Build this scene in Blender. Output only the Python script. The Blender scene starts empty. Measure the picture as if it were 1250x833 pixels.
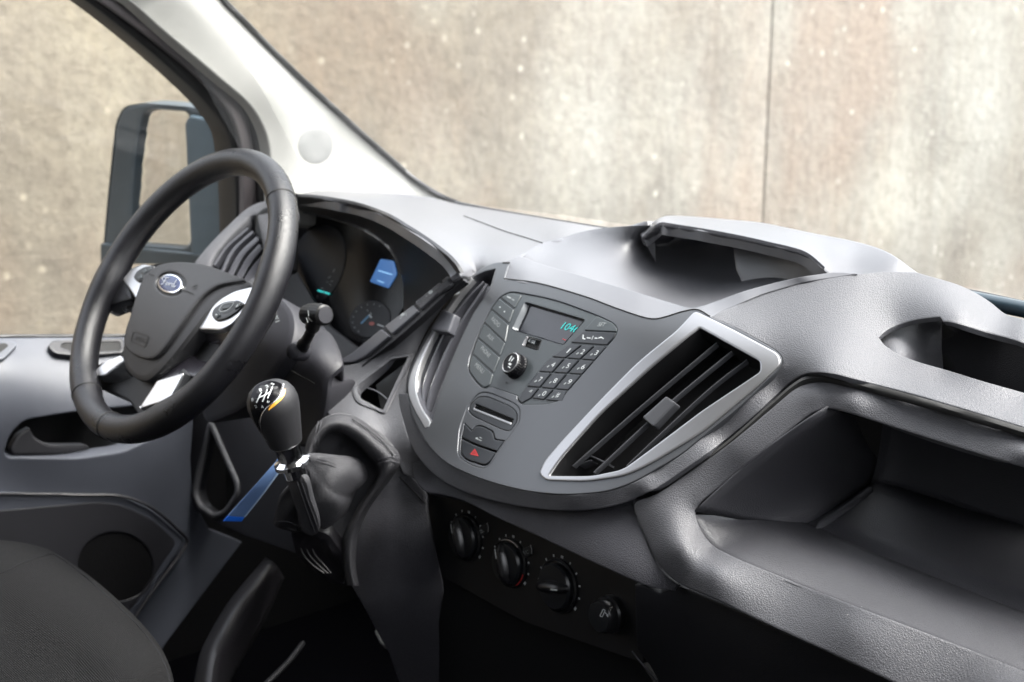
import bpy, bmesh, math, random
import numpy as np
from mathutils import Vector, Matrix
from mathutils.geometry import delaunay_2d_cdt
random.seed(4)
# ------------------------------------------------------------------ camera, sky, sun
SC = bpy.context.scene
COL = SC.collection
FPX = 1736.0                                   # 50 mm lens on a 36 mm film, photograph 1250 px wide
YAW, PITCH = math.radians(50), math.radians(15)
c_, s_ = math.cos(YAW), math.sin(YAW)
FW = np.array([-s_*math.cos(PITCH), c_*math.cos(PITCH), -math.sin(PITCH)])
RT = np.array([c_, s_, 0.0]); UP = np.cross(RT, FW)
cam = bpy.data.cameras.new('camera'); camo = bpy.data.objects.new('camera', cam); COL.objects.link(camo)
cam.sensor_width = 36; cam.lens = 50; cam.clip_start = .05; cam.clip_end = 300
camo.location = (0, 0, 0); camo.rotation_euler = (math.radians(75), 0, YAW)
cam.dof.use_dof = True; cam.dof.focus_distance = 1.36; cam.dof.aperture_fstop = 8
SC.camera = camo
w = bpy.data.worlds.new('World'); SC.world = w; w.use_nodes = True
nt = w.node_tree; sky = nt.nodes.new('ShaderNodeTexSky'); sky.sky_type = 'NISHITA'; sky.sun_disc = False
SUN_EL, SUN_ROT = math.radians(62), math.radians(50)
sky.sun_elevation = SUN_EL; sky.sun_rotation = SUN_ROT; sky.air_density = 1.2; sky.dust_density = 9; sky.ozone_density = 1.0
bg = nt.nodes['Background']; bg.inputs["Strength"].default_value = .15
hs = nt.nodes.new('ShaderNodeHueSaturation'); hs.inputs['Saturation'].default_value = .3   # thin cloud takes the blue out
nt.links.new(sky.outputs[0], hs.inputs['Color']); nt.links.new(hs.outputs[0], bg.inputs['Color'])
sun = bpy.data.lights.new('sun', 'SUN'); suno = bpy.data.objects.new('sun', sun); COL.objects.link(suno)
sun.energy = .6; sun.angle = math.radians(35); sun.color = (1, .97, .93)
# light comes from above ahead of the van, over the wall top
sd = Vector((math.sin(SUN_ROT)*math.cos(SUN_EL), math.cos(SUN_ROT)*math.cos(SUN_EL), math.sin(SUN_EL)))
suno.rotation_euler = sd.to_track_quat('Z', 'Y').to_euler()
SC.view_settings.view_transform = 'Standard'; SC.view_settings.look = 'None'
SC.view_settings.exposure = 2.95; SC.view_settings.gamma = 1.0
# ------------------------------------------------------------------ photo geometry helpers
def ray(px, py):
    px = np.asarray(px, float); py = np.asarray(py, float)
    u = ((px-625)/FPX)[..., None]; v = ((416.5-py)/FPX)[..., None]
    return FW + u*RT + v*UP
def at(px, py, x=None, y=None, z=None, s=None):
    d = ray(px, py)
    if s is None:
        s = x/d[0] if x is not None else (y/d[1] if y is not None else z/d[2])
    return d*s
class Plane:
    def __init__(s, p, n): s.p = np.array(p, float); s.n = np.array(n, float)/np.linalg.norm(n)
    def __call__(s, px, py):
        d = ray(px, py); return d*((s.p@s.n)/(d@s.n))[..., None]
class Curved:
    """y = f(x, z)"""
    def __init__(s, f, s0=1.5): s.f = f; s.s0 = s0
    def __call__(s, px, py):
        d = ray(px, py); t = np.full(d.shape[:-1], s.s0)
        for _ in range(14):
            g = t*d[..., 1]-s.f(t*d[..., 0], t*d[..., 2]); e = 1e-4
            g2 = (t+e)*d[..., 1]-s.f((t+e)*d[..., 0], (t+e)*d[..., 2])
            t = t-g/((g2-g)/e)
        return d*t[..., None]
class TPS:
    """smooth surface through control points given as (px, py, axis, value)"""
    def __init__(s, ctrl, lam=0.0):
        P = np.array([(c[0], c[1]) for c in ctrl], float)/100
        q = []
        for c in ctrl:
            d = ray(c[0], c[1]); ax = c[2]
            if ax == 's': t = c[3]
            elif callable(ax):
                p = ax(np.array(c[0], float), np.array(c[1], float)); t = p@FW+(c[3] if len(c) > 3 else 0)
            else: t = c[3]/d['xyz'.index(ax)]
            q.append(1/t)
        n = len(P); D = np.linalg.norm(P[:, None]-P[None], axis=2)
        K = np.where(D > 0, D*D*np.log(D+1e-12), 0)+lam*np.eye(n)
        A = np.zeros((n+3, n+3)); A[:n, :n] = K; A[:n, n] = 1; A[:n, n+1:] = P; A[n, :n] = 1; A[n+1:, :n] = P.T
        s.w = np.linalg.lstsq(A, np.concatenate([q, [0, 0, 0]]), rcond=None)[0]; s.P = P
    def __call__(s, px, py):
        X = np.stack([np.asarray(px, float), np.asarray(py, float)], -1)/100
        D = np.linalg.norm(X[..., None, :]-s.P, axis=-1)
        n = len(s.P); k = np.where(D > 0, D*D*np.log(D+1e-12), 0)
        inv = k@s.w[:n]+s.w[n]+X@s.w[n+1:]
        return ray(px, py)/inv[..., None]
def normals(S, px, py, e=.5):
    a = S(px+e, py)-S(px-e, py); b = S(px, py+e)-S(px, py-e)
    n = np.cross(b, a); n /= np.linalg.norm(n, axis=-1)[..., None]+1e-12
    d = ray(px, py); sg = np.sign(-(n*d).sum(-1)); return n*sg[..., None]
# ------------------------------------------------------------------ outlines in photo pixels
def crv(pts, n=8, closed=False):
    P = [np.array(p, float) for p in pts]; m = len(P); out = []
    rng = range(m) if closed else range(m-1)
    for i in rng:
        p1, p2 = P[i], P[(i+1) % m]
        p0 = P[i-1] if (closed or i > 0) else 2*p1-p2
        p3 = P[(i+2) % m] if (closed or i+2 < m) else 2*p2-p1
        t0 = 0; t1 = t0+max(np.linalg.norm(p1-p0), 1e-6)**.5; t2 = t1+max(np.linalg.norm(p2-p1), 1e-6)**.5; t3 = t2+max(np.linalg.norm(p3-p2), 1e-6)**.5
        for k in range(n):
            t = t1+(t2-t1)*k/n
            A1 = (t1-t)/(t1-t0)*p0+(t-t0)/(t1-t0)*p1; A2 = (t2-t)/(t2-t1)*p1+(t-t1)/(t2-t1)*p2; A3 = (t3-t)/(t3-t2)*p2+(t-t2)/(t3-t2)*p3
            B1 = (t2-t)/(t2-t0)*A1+(t-t0)/(t2-t0)*A2; B2 = (t3-t)/(t3-t1)*A2+(t-t1)/(t3-t1)*A3
            out.append((t2-t)/(t2-t1)*B1+(t-t1)/(t2-t1)*B2)
    if not closed: out.append(P[-1])
    return [tuple(o) for o in out]
def rnd(pts, r=4, n=5):
    """polygon with rounded corners; a point may carry its own radius as third value"""
    out = []; m = len(pts)
    for i in range(m):
        p = np.array(pts[i][:2], float); a = np.array(pts[i-1][:2], float); b = np.array(pts[(i+1) % m][:2], float)
        rr = pts[i][2] if len(pts[i]) > 2 else r
        la, lb = np.linalg.norm(a-p), np.linalg.norm(b-p); k = min(rr, la*.48, lb*.48)
        if k < .15: out.append(tuple(p)); continue
        A = p+(a-p)/la*k; B = p+(b-p)/lb*k
        for j in range(n+1):
            t = j/n; out.append(tuple((1-t)**2*A+2*t*(1-t)*p+t*t*B))
    return out
def resample(pts, step):
    P = np.array(pts+[pts[0]], float); out = []
    for a, b in zip(P[:-1], P[1:]):
        k = max(1, int(math.ceil(np.linalg.norm(b-a)/step)))
        for j in range(k): out.append(a+(b-a)*j/k)
    Q = [out[0]]
    for q in out[1:]:
        if np.linalg.norm(q-Q[-1]) > .12: Q.append(q)
    if np.linalg.norm(Q[0]-Q[-1]) < .12: Q.pop()
    return np.array(Q)
def area(P): x, y = P[:, 0], P[:, 1]; return .5*np.sum(x*np.roll(y, -1)-np.roll(x, -1)*y)
def offs(P, d):
    """move a closed outline towards its own inside by d px (area > 0 orientation)"""
    a = np.roll(P, 1, 0); b = np.roll(P, -1, 0); t = b-a; t /= np.linalg.norm(t, axis=1)[:, None]+1e-9
    return P+np.stack([-t[:, 1], t[:, 0]], 1)*d
def inside(P, X):
    x, y = X[:, 0], X[:, 1]; r = np.zeros(len(X), bool); j = len(P)-1
    for i in range(len(P)):
        xi, yi = P[i]; xj, yj = P[j]
        if yi != yj:
            c = ((yi > y) != (yj > y)) & (x < (xj-xi)*(y-yi)/(yj-yi)+xi); r ^= c
        j = i
    return r
def edgedist(P, X):
    A = P; B = np.roll(P, -1, 0); D = B-A; L = (D**2).sum(1)+1e-12; best = np.full(len(X), 1e9)
    for a, d, l in zip(A, D, L):
        t = np.clip(((X-a)@d)/l, 0, 1); best = np.minimum(best, np.linalg.norm(X-a-t[:, None]*d, axis=1))
    return best
# ------------------------------------------------------------------ objects
def thing(name, label, cat, loc=(0, 0, 0), group=None):
    o = bpy.data.objects.new(name, None); COL.objects.link(o); o.empty_display_size = .05
    o.location = loc; o['label'] = label; o['category'] = cat
    if group: o['group'] = group
    return o
def wloc(o):
    v = Vector((0, 0, 0))
    while o: v += o.location; o = o.parent
    return v
def link(name, verts, faces, mat, parent=None, smooth=True, label=None, sharp=40):
    me = bpy.data.meshes.new(name)
    off = np.array(wloc(parent)) if parent else np.zeros(3)
    V = np.asarray(verts, float)-off
    me.from_pydata([tuple(v) for v in V], [], [tuple(int(i) for i in f) for f in faces]); me.update()
    bm = bmesh.new(); bm.from_mesh(me); bmesh.ops.recalc_face_normals(bm, faces=bm.faces); bm.to_mesh(me); bm.free()
    if smooth:
        me.polygons.foreach_set('use_smooth', [True]*len(me.polygons))
        me.set_sharp_from_angle(angle=math.radians(sharp))
    me.materials.append(mat)
    o = bpy.data.objects.new(name, me); COL.objects.link(o)
    if parent: o.parent = parent
    if label: o['label'] = label
    return o
def tag(o, label, cat, group=None):
    o['label'] = label; o['category'] = cat
    if group: o['group'] = group
    return o
def panel(name, out, S, mat, parent=None, holes=(), thick=.004, bev=1.2, step=14, es=5, up=0.0, label=None, fn=None, sharp=35, back=False):
    """sheet with real thickness over surface S, bounded by an outline; rounded edge bev px wide; up lifts it along the normal (m)"""
    O = resample(list(out), es)
    if area(O) < 0: O = O[::-1]
    H = []
    for h in holes:
        h = resample(list(h), es)
        if area(h) > 0: h = h[::-1]
        H.append(h)
    nb = 3 if bev > 0 else 1
    loops = [O]+H
    rings = []                                           # rings[k][loop]: k = 0 outer boundary
    for k in range(nb):
        a = (math.pi/2)*k/(nb-1) if nb > 1 else math.pi/2
        rings.append([(offs(L, bev*(1-math.cos(a)) if nb > 1 else 0), (1-math.sin(a)) if nb > 1 else 0) for L in loops])
    if bev >= .8:                                        # a narrow flat strip inside the rounded edge keeps the shading even
        rings.append([(offs(L, bev*1.4), 0) for L in loops]); nb += 1
    top = [r[0] for r in rings[-1]]
    lo = top[0].min(0); hi = top[0].max(0)
    gx, gy = np.meshgrid(np.arange(lo[0]+step*.5, hi[0], step), np.arange(lo[1]+step*.5, hi[1], step)); gx = gx+(np.arange(gx.shape[0]) % 2)[:, None]*step*.5
    G = np.stack([gx.ravel(), gy.ravel()], 1)
    if len(G):
        m = inside(top[0], G) & (edgedist(top[0], G) > min(step*.45, 6))
        for h in top[1:]: m &= ~inside(h, G) & (edgedist(h, G) > min(step*.45, 6))
        G = G[m]
    pts = [tuple(p) for L in top for p in L]+[tuple(g) for g in G]
    E = []; b = 0
    for L in top:
        n = len(L); E += [(b+i, b+(i+1) % n) for i in range(n)]; b += n
    vo, eo, fo, ov, oe, of = delaunay_2d_cdt([Vector(p) for p in pts], E, [], 0, 1e-4)
    vo = np.array([(v[0], v[1]) for v in vo]); F = np.array([f for f in fo if len(f) == 3])
    cen = vo[F].mean(1); m = inside(top[0], cen)
    for h in top[1:]: m &= ~inside(h, cen)
    F = F[m]
    idx = {}
    for k, l in enumerate(ov):
        for j in l: idx[j] = k
    used = len(vo)
    def lift3(X, drop):
        P = S(X[:, 0], X[:, 1]); N = normals(S, X[:, 0], X[:, 1]); sc = (P@FW)/FPX
        return P+N*(up-drop*bev*sc)[:, None], N
    V, N0 = lift3(vo, 0.0)
    if fn is not None: V = V+N0*fn(vo[:, 0], vo[:, 1])[:, None]
    V = list(V); faces = [tuple(f) for f in F]
    b = 0
    for li, L in enumerate(loops):
        n = len(L)
        prev = [idx[b+i] for i in range(n)]; b += n
        for k in range(nb-2, -1, -1):
            X, dr = rings[k][li]; P, _ = lift3(X, dr)
            st = len(V); V += list(P); cur = list(range(st, st+n))
            for i in range(n):
                j = (i+1) % n
                faces.append((prev[i], prev[j], cur[j], cur[i]))
            prev = cur
        P = np.array([V[i] for i in prev]); Nn = normals(S, rings[0][li][0][:, 0], rings[0][li][0][:, 1])
        st = len(V); V += list(P-Nn*thick)
        for i in range(n):
            j = (i+1) % n; faces.append((prev[i], prev[j], st+j, st+i))
        if back and li == 0: faces.append(tuple(range(st, st+n)))
    return link(name, V, faces, mat, parent, True, label, sharp)
def tube(name, pts, r, mat, parent=None, n=8, closed=False, label=None, flat=1.0, cap=True, flatdir=None):
    P = np.array(pts, float); m = len(P); V = []; F = []
    R = np.full(m, r, float) if np.isscalar(r) else np.array(r, float)
    T = (np.roll(P, -1, 0)-np.roll(P, 1, 0)) if closed else np.gradient(P, axis=0)
    T /= np.linalg.norm(T, axis=1)[:, None]+1e-12
    a = np.array(flatdir if flatdir is not None else (-FW), float); ups = []
    for i in range(m):
        u = a-T[i]*(a@T[i]); l = np.linalg.norm(u)
        if l < 1e-4: u = np.cross(T[i], [0, 0, 1]); l = np.linalg.norm(u)
        u /= l; ups.append(u)
        if flatdir is None: a = u
    for i in range(m):
        v = np.cross(T[i], ups[i])
        for k in range(n):
            t = 2*math.pi*k/n; V.append(P[i]+R[i]*(math.cos(t)*ups[i]*flat+math.sin(t)*v))
    for i in range(m if closed else m-1):
        j = (i+1) % m
        for k in range(n):
            l = (k+1) % n; F.append((i*n+k, i*n+l, j*n+l, j*n+k))
    if cap and not closed: F.append(tuple(range(n))); F.append(tuple((m-1)*n+k for k in range(n)))
    return link(name, V, F, mat, parent, True, label, 60)
def seam(name, path, S, r, mat, parent=None, n=6, cn=6, up=0.0, label=None):
    X = np.array(crv(path, cn)); P = S(X[:, 0], X[:, 1]); N = normals(S, X[:, 0], X[:, 1])
    return tube(name, P+N*up, r, mat, parent, n, label=label)
def rows(name, R, mat, parent=None, nu=40, nv=6, thick=0, closed=False, label=None, sharp=50):
    """loft through 3D polylines"""
    RR = []
    for r in R:
        c = np.array(crv(r, 12, closed)); 
        if closed: c = np.vstack([c, c[:1]])
        l = np.concatenate([[0], np.cumsum(np.linalg.norm(np.diff(c, axis=0), axis=1))]); t = np.linspace(0, l[-1], nu)
        RR.append(np.stack([np.interp(t, l, c[:, k]) for k in range(3)], 1))
    RR = np.array(RR)
    cols = [np.array(crv(list(RR[:, i]), nv)) for i in range(nu)]
    A = np.stack(cols, 1); m = A.shape[0]
    V = list(A.reshape(-1, 3)); F = [(i*nu+j, i*nu+j+1, (i+1)*nu+j+1, (i+1)*nu+j) for i in range(m-1) for j in range(nu-1)]
    o = link(name, V, F, mat, parent, True, label, sharp)
    if thick:
        md = o.modifiers.new('t', 'SOLIDIFY'); md.thickness = thick; md.offset = 0
    return o
def lathe(name, prof, org, axis, mat, parent=None, n=40, xdir=None, sx=1, fn=None, label=None, sharp=35, caps=True):
    """profile [(radius, height)] turned about axis"""
    a = np.array(axis, float); a /= np.linalg.norm(a)
    u = np.array(xdir if xdir is not None else (1, 0, 0), float); u = u-a*(u@a); u /= np.linalg.norm(u); v = np.cross(a, u)
    V = []; F = []; org = np.array(org, float)
    for i, (r, h) in enumerate(prof):
        for k in range(n):
            t = 2*math.pi*k/n; rr = r*(fn(i, t) if fn else 1)
            V.append(org+a*h+rr*(math.cos(t)*u*sx+math.sin(t)*v))
    for i in range(len(prof)-1):
        for k in range(n):
            l = (k+1) % n; F.append((i*n+k, i*n+l, (i+1)*n+l, (i+1)*n+k))
    if caps: F.append(tuple(range(n))); F.append(tuple((len(prof)-1)*n+k for k in range(n)))
    return link(name, V, F, mat, parent, True, label, sharp)
def box(name, lo, hi, mat, parent=None, bev=0, label=None):
    me = bpy.data.meshes.new(name); bm = bmesh.new(); bmesh.ops.create_cube(bm, size=1)
    lo = np.array(lo, float); hi = np.array(hi, float); c = (lo+hi)/2; off = np.array(wloc(parent)) if parent else np.zeros(3)
    for v in bm.verts: v.co = Vector(c-off+np.array(v.co)*(hi-lo))
    if bev: bmesh.ops.bevel(bm, geom=bm.edges[:], offset=bev, segments=3, profile=.5, affect='EDGES')
    bm.to_mesh(me); bm.free(); me.materials.append(mat)
    if bev:
        me.polygons.foreach_set('use_smooth', [True]*len(me.polygons)); me.set_sharp_from_angle(angle=math.radians(50))
    o = bpy.data.objects.new(name, me); COL.objects.link(o)
    if parent: o.parent = parent
    if label: o['label'] = label
    return o
def text(s, p0, p1, S, hpx, mat, parent, up=.0006, shear=0, name='lettering', bold=0, depth=.0002):
    """words running from photo point p0 to p1 on surface S, hpx tall there"""
    a = S(np.array(p0[0], float), np.array(p0[1], float)); b = S(np.array(p1[0], float), np.array(p1[1], float))
    m = np.array([(p0[0]+p1[0])/2, (p0[1]+p1[1])/2]); n = normals(S, m[0], m[1])
    X = (b-a); L = np.linalg.norm(X); X /= L; Y = np.cross(n, X); Y /= np.linalg.norm(Y)
    # world height that covers hpx in the photo
    q = a+Y*.01; dq = q@FW; pq = np.array([625+FPX*(q@RT)/dq, 416.5-FPX*(q@UP)/dq]); k = .01/np.linalg.norm(pq-np.array(p0[:2], float)) 
    Hh = hpx*k
    cu = bpy.data.curves.new('t', 'FONT'); cu.body = s; cu.size = 1; cu.shear = shear; cu.offset = bold; cu.resolution_u = 3
    to = bpy.data.objects.new('t', cu); COL.objects.link(to); bpy.context.view_layer.update()
    me = bpy.data.meshes.new_from_object(to.evaluated_get(bpy.context.evaluated_depsgraph_get()))
    bpy.data.objects.remove(to)
    co = np.array([v.co for v in me.vertices]); wx = co[:, 0].max()-co[:, 0].min(); wy = co[:, 1].max()
    co[:, 0] -= co[:, 0].min()
    V = a+n*up+np.outer(co[:, 0]*L/wx, X)+np.outer(co[:, 1]*Hh/wy, Y)
    F = [tuple(p.vertices) for p in me.polygons]
    nv = len(V); 
    return link(name, V, F, mat, parent, False)
def decal(name, polys, S, mat, parent, up=.0006, label=None):
    """flat printed marks: list of pixel polygons laid on S"""
    V = []; F = []
    for p in polys:
        p = np.array(p, float); P = S(p[:, 0], p[:, 1])+normals(S, p[:, 0], p[:, 1])*up
        F.append(tuple(range(len(V), len(V)+len(P)))); V += list(P)
    return link(name, V, F, mat, parent, False, label)
def ell(cx, cy, a, b, ang=0, n=32, t0=0, t1=360):
    r = math.radians(ang); full = abs(t1-t0) >= 360
    T = [math.radians(t0+(t1-t0)*i/(n if full else n-1)) for i in range(n)]
    return [(cx+a*math.cos(t)*math.cos(r)-b*math.sin(t)*math.sin(r), cy+a*math.cos(t)*math.sin(r)+b*math.sin(t)*math.cos(r)) for t in T]
def line(p, q, w):
    p = np.array(p, float); q = np.array(q, float); d = q-p; d /= np.linalg.norm(d); n = np.array([-d[1], d[0]])*w/2
    return [tuple(p+n), tuple(q+n), tuple(q-n), tuple(p-n)]
# ------------------------------------------------------------------ materials
def mat(name, col, rough=.5, metal=0, bump=0, bscale=400, vary=0, vscale=8, spec=.5, grain='leather', emit=None, coat=0, dust=0, bdist=.001):
    m = bpy.data.materials.new(name); m.use_nodes = True; t = m.node_tree; b = t.nodes['Principled BSDF']
    col = (col, col, col) if np.isscalar(col) else col
    b.inputs['Base Color'].default_value = (*col, 1); b.inputs['Roughness'].default_value = rough; b.inputs['Metallic'].default_value = metal
    b.inputs['Specular IOR Level'].default_value = spec; b.inputs['Coat Weight'].default_value = coat
    if emit: b.inputs['Emission Color'].default_value = (*emit[0], 1); b.inputs['Emission Strength'].default_value = emit[1]
    tc = t.nodes.new('ShaderNodeTexCoord')
    if bump:
        if grain == 'leather':
            v = t.nodes.new('ShaderNodeTexVoronoi'); v.feature = 'DISTANCE_TO_EDGE'; v.inputs['Scale'].default_value = bscale
            n0 = t.nodes.new('ShaderNodeTexNoise'); n0.inputs['Scale'].default_value = bscale*.5; n0.inputs['Detail'].default_value = 3
            mx = t.nodes.new('ShaderNodeVectorMath'); mx.operation = 'MULTIPLY_ADD'; mx.inputs[1].default_value = (1.2/bscale,)*3
            t.links.new(tc.outputs['Object'], n0.inputs['Vector']); t.links.new(n0.outputs['Color'], mx.inputs[0]); t.links.new(tc.outputs['Object'], mx.inputs[2])
            t.links.new(mx.outputs[0], v.inputs['Vector'])
            ml = t.nodes.new('ShaderNodeMath'); ml.operation = 'MINIMUM'; ml.inputs[1].default_value = .25
            t.links.new(v.outputs['Distance'], ml.inputs[0]); src = ml.outputs[0]
        elif grain == 'weave':
            w1 = t.nodes.new('ShaderNodeTexWave'); w1.bands_direction = 'X'; w1.inputs['Scale'].default_value = bscale; w1.inputs['Distortion'].default_value = .6
            w2 = t.nodes.new('ShaderNodeTexWave'); w2.bands_direction = 'Y'; w2.inputs['Scale'].default_value = bscale; w2.inputs['Distortion'].default_value = .6
            for q in (w1, w2): t.links.new(tc.outputs['Object'], q.inputs['Vector'])
            ml = t.nodes.new('ShaderNodeMath'); ml.operation = 'ADD'; t.links.new(w1.outputs['Fac'], ml.inputs[0]); t.links.new(w2.outputs['Fac'], ml.inputs[1]); src = ml.outputs[0]
        else:
            v = t.nodes.new('ShaderNodeTexNoise'); v.inputs['Scale'].default_value = bscale; v.inputs['Detail'].default_value = 4
            t.links.new(tc.outputs['Object'], v.inputs['Vector']); src = v.outputs['Fac']
        bp = t.nodes.new('ShaderNodeBump'); bp.inputs['Strength'].default_value = bump; bp.inputs['Distance'].default_value = bdist
        t.links.new(src, bp.inputs['Height']); t.links.new(bp.outputs[0], b.inputs['Normal'])
    if vary or dust:
        n = t.nodes.new('ShaderNodeTexNoise'); n.inputs['Scale'].default_value = vscale; n.inputs['Detail'].default_value = 6; n.inputs['Roughness'].default_value = .65
        t.links.new(tc.outputs['Object'], n.inputs['Vector'])
        r = t.nodes.new('ShaderNodeMapRange'); r.inputs[1].default_value = .35; r.inputs[2].default_value = .65
        r.inputs[3].default_value = 1-vary; r.inputs[4].default_value = 1+vary; t.links.new(n.outputs['Fac'], r.inputs[0])
        mu = t.nodes.new('ShaderNodeVectorMath'); mu.operation = 'SCALE'; mu.inputs[0].default_value = col; t.links.new(r.outputs[0], mu.inputs['Scale'])
        last = mu.outputs[0]
        r2 = t.nodes.new('ShaderNodeMapRange'); r2.inputs[1].default_value = .3; r2.inputs[2].default_value = .7; r2.inputs[3].default_value = rough*(1-vary*.8); r2.inputs[4].default_value = min(1, rough*(1+vary*.8))
        t.links.new(n.outputs['Fac'], r2.inputs[0]); t.links.new(r2.outputs[0], b.inputs['Roughness'])
        if dust:
            v = t.nodes.new('ShaderNodeTexVoronoi'); v.inputs['Scale'].default_value = 90; t.links.new(tc.outputs['Object'], v.inputs['Vector'])
            c = t.nodes.new('ShaderNodeMath'); c.operation = 'LESS_THAN'; c.inputs[1].default_value = .035; t.links.new(v.outputs['Distance'], c.inputs[0])
            g = t.nodes.new('ShaderNodeTexWhiteNoise'); t.links.new(v.outputs['Color'], g.inputs[0]); 
            gt = t.nodes.new('ShaderNodeMath'); gt.operation = 'LESS_THAN'; gt.inputs[1].default_value = dust; t.links.new(g.outputs['Value'], gt.inputs[0])
            an = t.nodes.new('ShaderNodeMath'); an.operation = 'MULTIPLY'; t.links.new(c.outputs[0], an.inputs[0]); t.links.new(gt.outputs[0], an.inputs[1])
            mm = t.nodes.new('ShaderNodeMix'); mm.data_type = 'RGBA'; t.links.new(an.outputs[0], mm.inputs[0]); t.links.new(last, mm.inputs[6]); mm.inputs[7].default_value = (.35, .35, .34, 1)
            last = mm.outputs[2]
        t.links.new(last, b.inputs['Base Color'])
    return m
M = {}
M['pad'] = mat('grained_dash_plastic', (.048, .0485, .0545), .52, bump=.75, bscale=470, bdist=.0012, vary=.08, vscale=6, dust=.03)
M['padsoft'] = mat('smooth_lit_dash_plastic', (.066, .067, .074), .35, bump=.15, bscale=700, vary=.08, vscale=6)  # paler than the grained plastic so the dash tops look brightly lit
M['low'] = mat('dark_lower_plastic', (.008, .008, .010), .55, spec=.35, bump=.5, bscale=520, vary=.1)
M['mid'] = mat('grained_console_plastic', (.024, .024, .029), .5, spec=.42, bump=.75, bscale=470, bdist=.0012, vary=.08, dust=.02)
M['fascia'] = mat('satin_grey_fascia', (.062, .065, .071), .33, metal=.45, bump=.03, bscale=300, grain='n', vary=.03, dust=.02)
M['silver'] = mat('satin_silver_trim', (.34, .34, .35), .34, metal=.9, vary=.03)
M['radio'] = mat('radio_face_plastic', (.026, .031, .034), .36, bump=.03, grain='n')
M['key'] = mat('rubber_button', (.026, .031, .034), .38, vary=.06)
M['keydark'] = mat('dark_button', (.008, .009, .011), .3)
M['black'] = mat('black_plastic', (.004, .004, .0045), .45, spec=.3)
M['gap'] = mat('shadow_gap', (.004, .004, .004), .8)
M['gloss'] = mat('gloss_black', (.004, .004, .005), .2, spec=.15)
M['screen'] = mat('display_glass', (.008, .008, .011), .12)
M['leather'] = mat('wheel_leather', (.0065, .0065, .008), .31, spec=.36, bump=.5, bscale=620, vary=.25, vscale=14)
M['gaiter'] = mat('gaiter_leather', (.020, .020, .023), .52, spec=.38, bump=1, bdist=.0013, bscale=560, vary=.12)
M['hub'] = mat('airbag_plastic', (.021, .021, .023), .5, spec=.4, bump=.3, bscale=700, vary=.05)
M['chrome'] = mat('chrome', (.85, .85, .87), .12, metal=1)
M['cream'] = mat('cream_pillar_trim', (.235, .235, .225), .6, bump=.1, bscale=900, vary=.03)
M['creamd'] = mat('grey_pillar_trim', (.155, .157, .157), .6, bump=.1, bscale=900)
M['rubber'] = mat('black_rubber', (.008, .008, .009), .5, vary=.2)
M['frameg'] = mat('grey_door_post', (.10, .09, .095), .45)
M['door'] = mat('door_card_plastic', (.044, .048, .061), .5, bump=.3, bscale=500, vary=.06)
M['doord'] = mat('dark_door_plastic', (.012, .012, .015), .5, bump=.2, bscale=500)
M['mirrorh'] = mat('blue_grey_mirror_shell', (.018, .03, .04), .3, vary=.1)
M['mirror'] = mat('mirror_glass', (.85, .86, .86), .02, metal=1)
M['seat'] = mat('woven_seat_cloth', (.0085, .0085, .009), 1, spec=.12, bump=1, bscale=150, grain='weave', vary=.5, vscale=420)
M['floor'] = mat('cab_floor_mat', (.0015, .0015, .002), 1, spec=0, bump=.3, bscale=300)
M['vinyl'] = mat('dark_vinyl', (.006, .0055, .007), .45, bump=.3, bscale=500)
M['white'] = mat('print_white', (.38, .40, .41), .5)
M['whitedim'] = mat('print_grey', (.20, .215, .22), .5)
M['red'] = mat('print_red', (.35, .02, .02), .5)
M['cyan'] = mat('cyan_segments', (.0, .1, .1), .5, emit=((.05, .75, .72), .11))
M['lcd'] = mat('blue_display_light', (.02, .08, .2), .4, emit=((.08, .27, .72), .055))
M['lcdw'] = mat('pale_display_text', (.1, .2, .3), .4, emit=((.3, .6, 1.0), .12))
M['badge'] = mat('badge_blue', (.006, .014, .06), .2)
M['amber'] = mat('amber_inlay', (.55, .27, .03), .25, coat=.5)
M['bluestrip'] = mat('translucent_blue_strip', (.10, .17, .33), .3)
M['bluedeep'] = mat('deep_blue_end', (.01, .10, .50), .35)
M['thread'] = mat('dark_thread', (.03, .03, .034), .7, spec=.2)
M['roof'] = mat('pale_roof_lining', (.13, .13, .125), .9)
M['slat'] = mat('vent_slat_plastic', (.035, .036, .04), .3)
M['slatg'] = mat('grey_vent_slat', (.045, .046, .054), .38)
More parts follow.
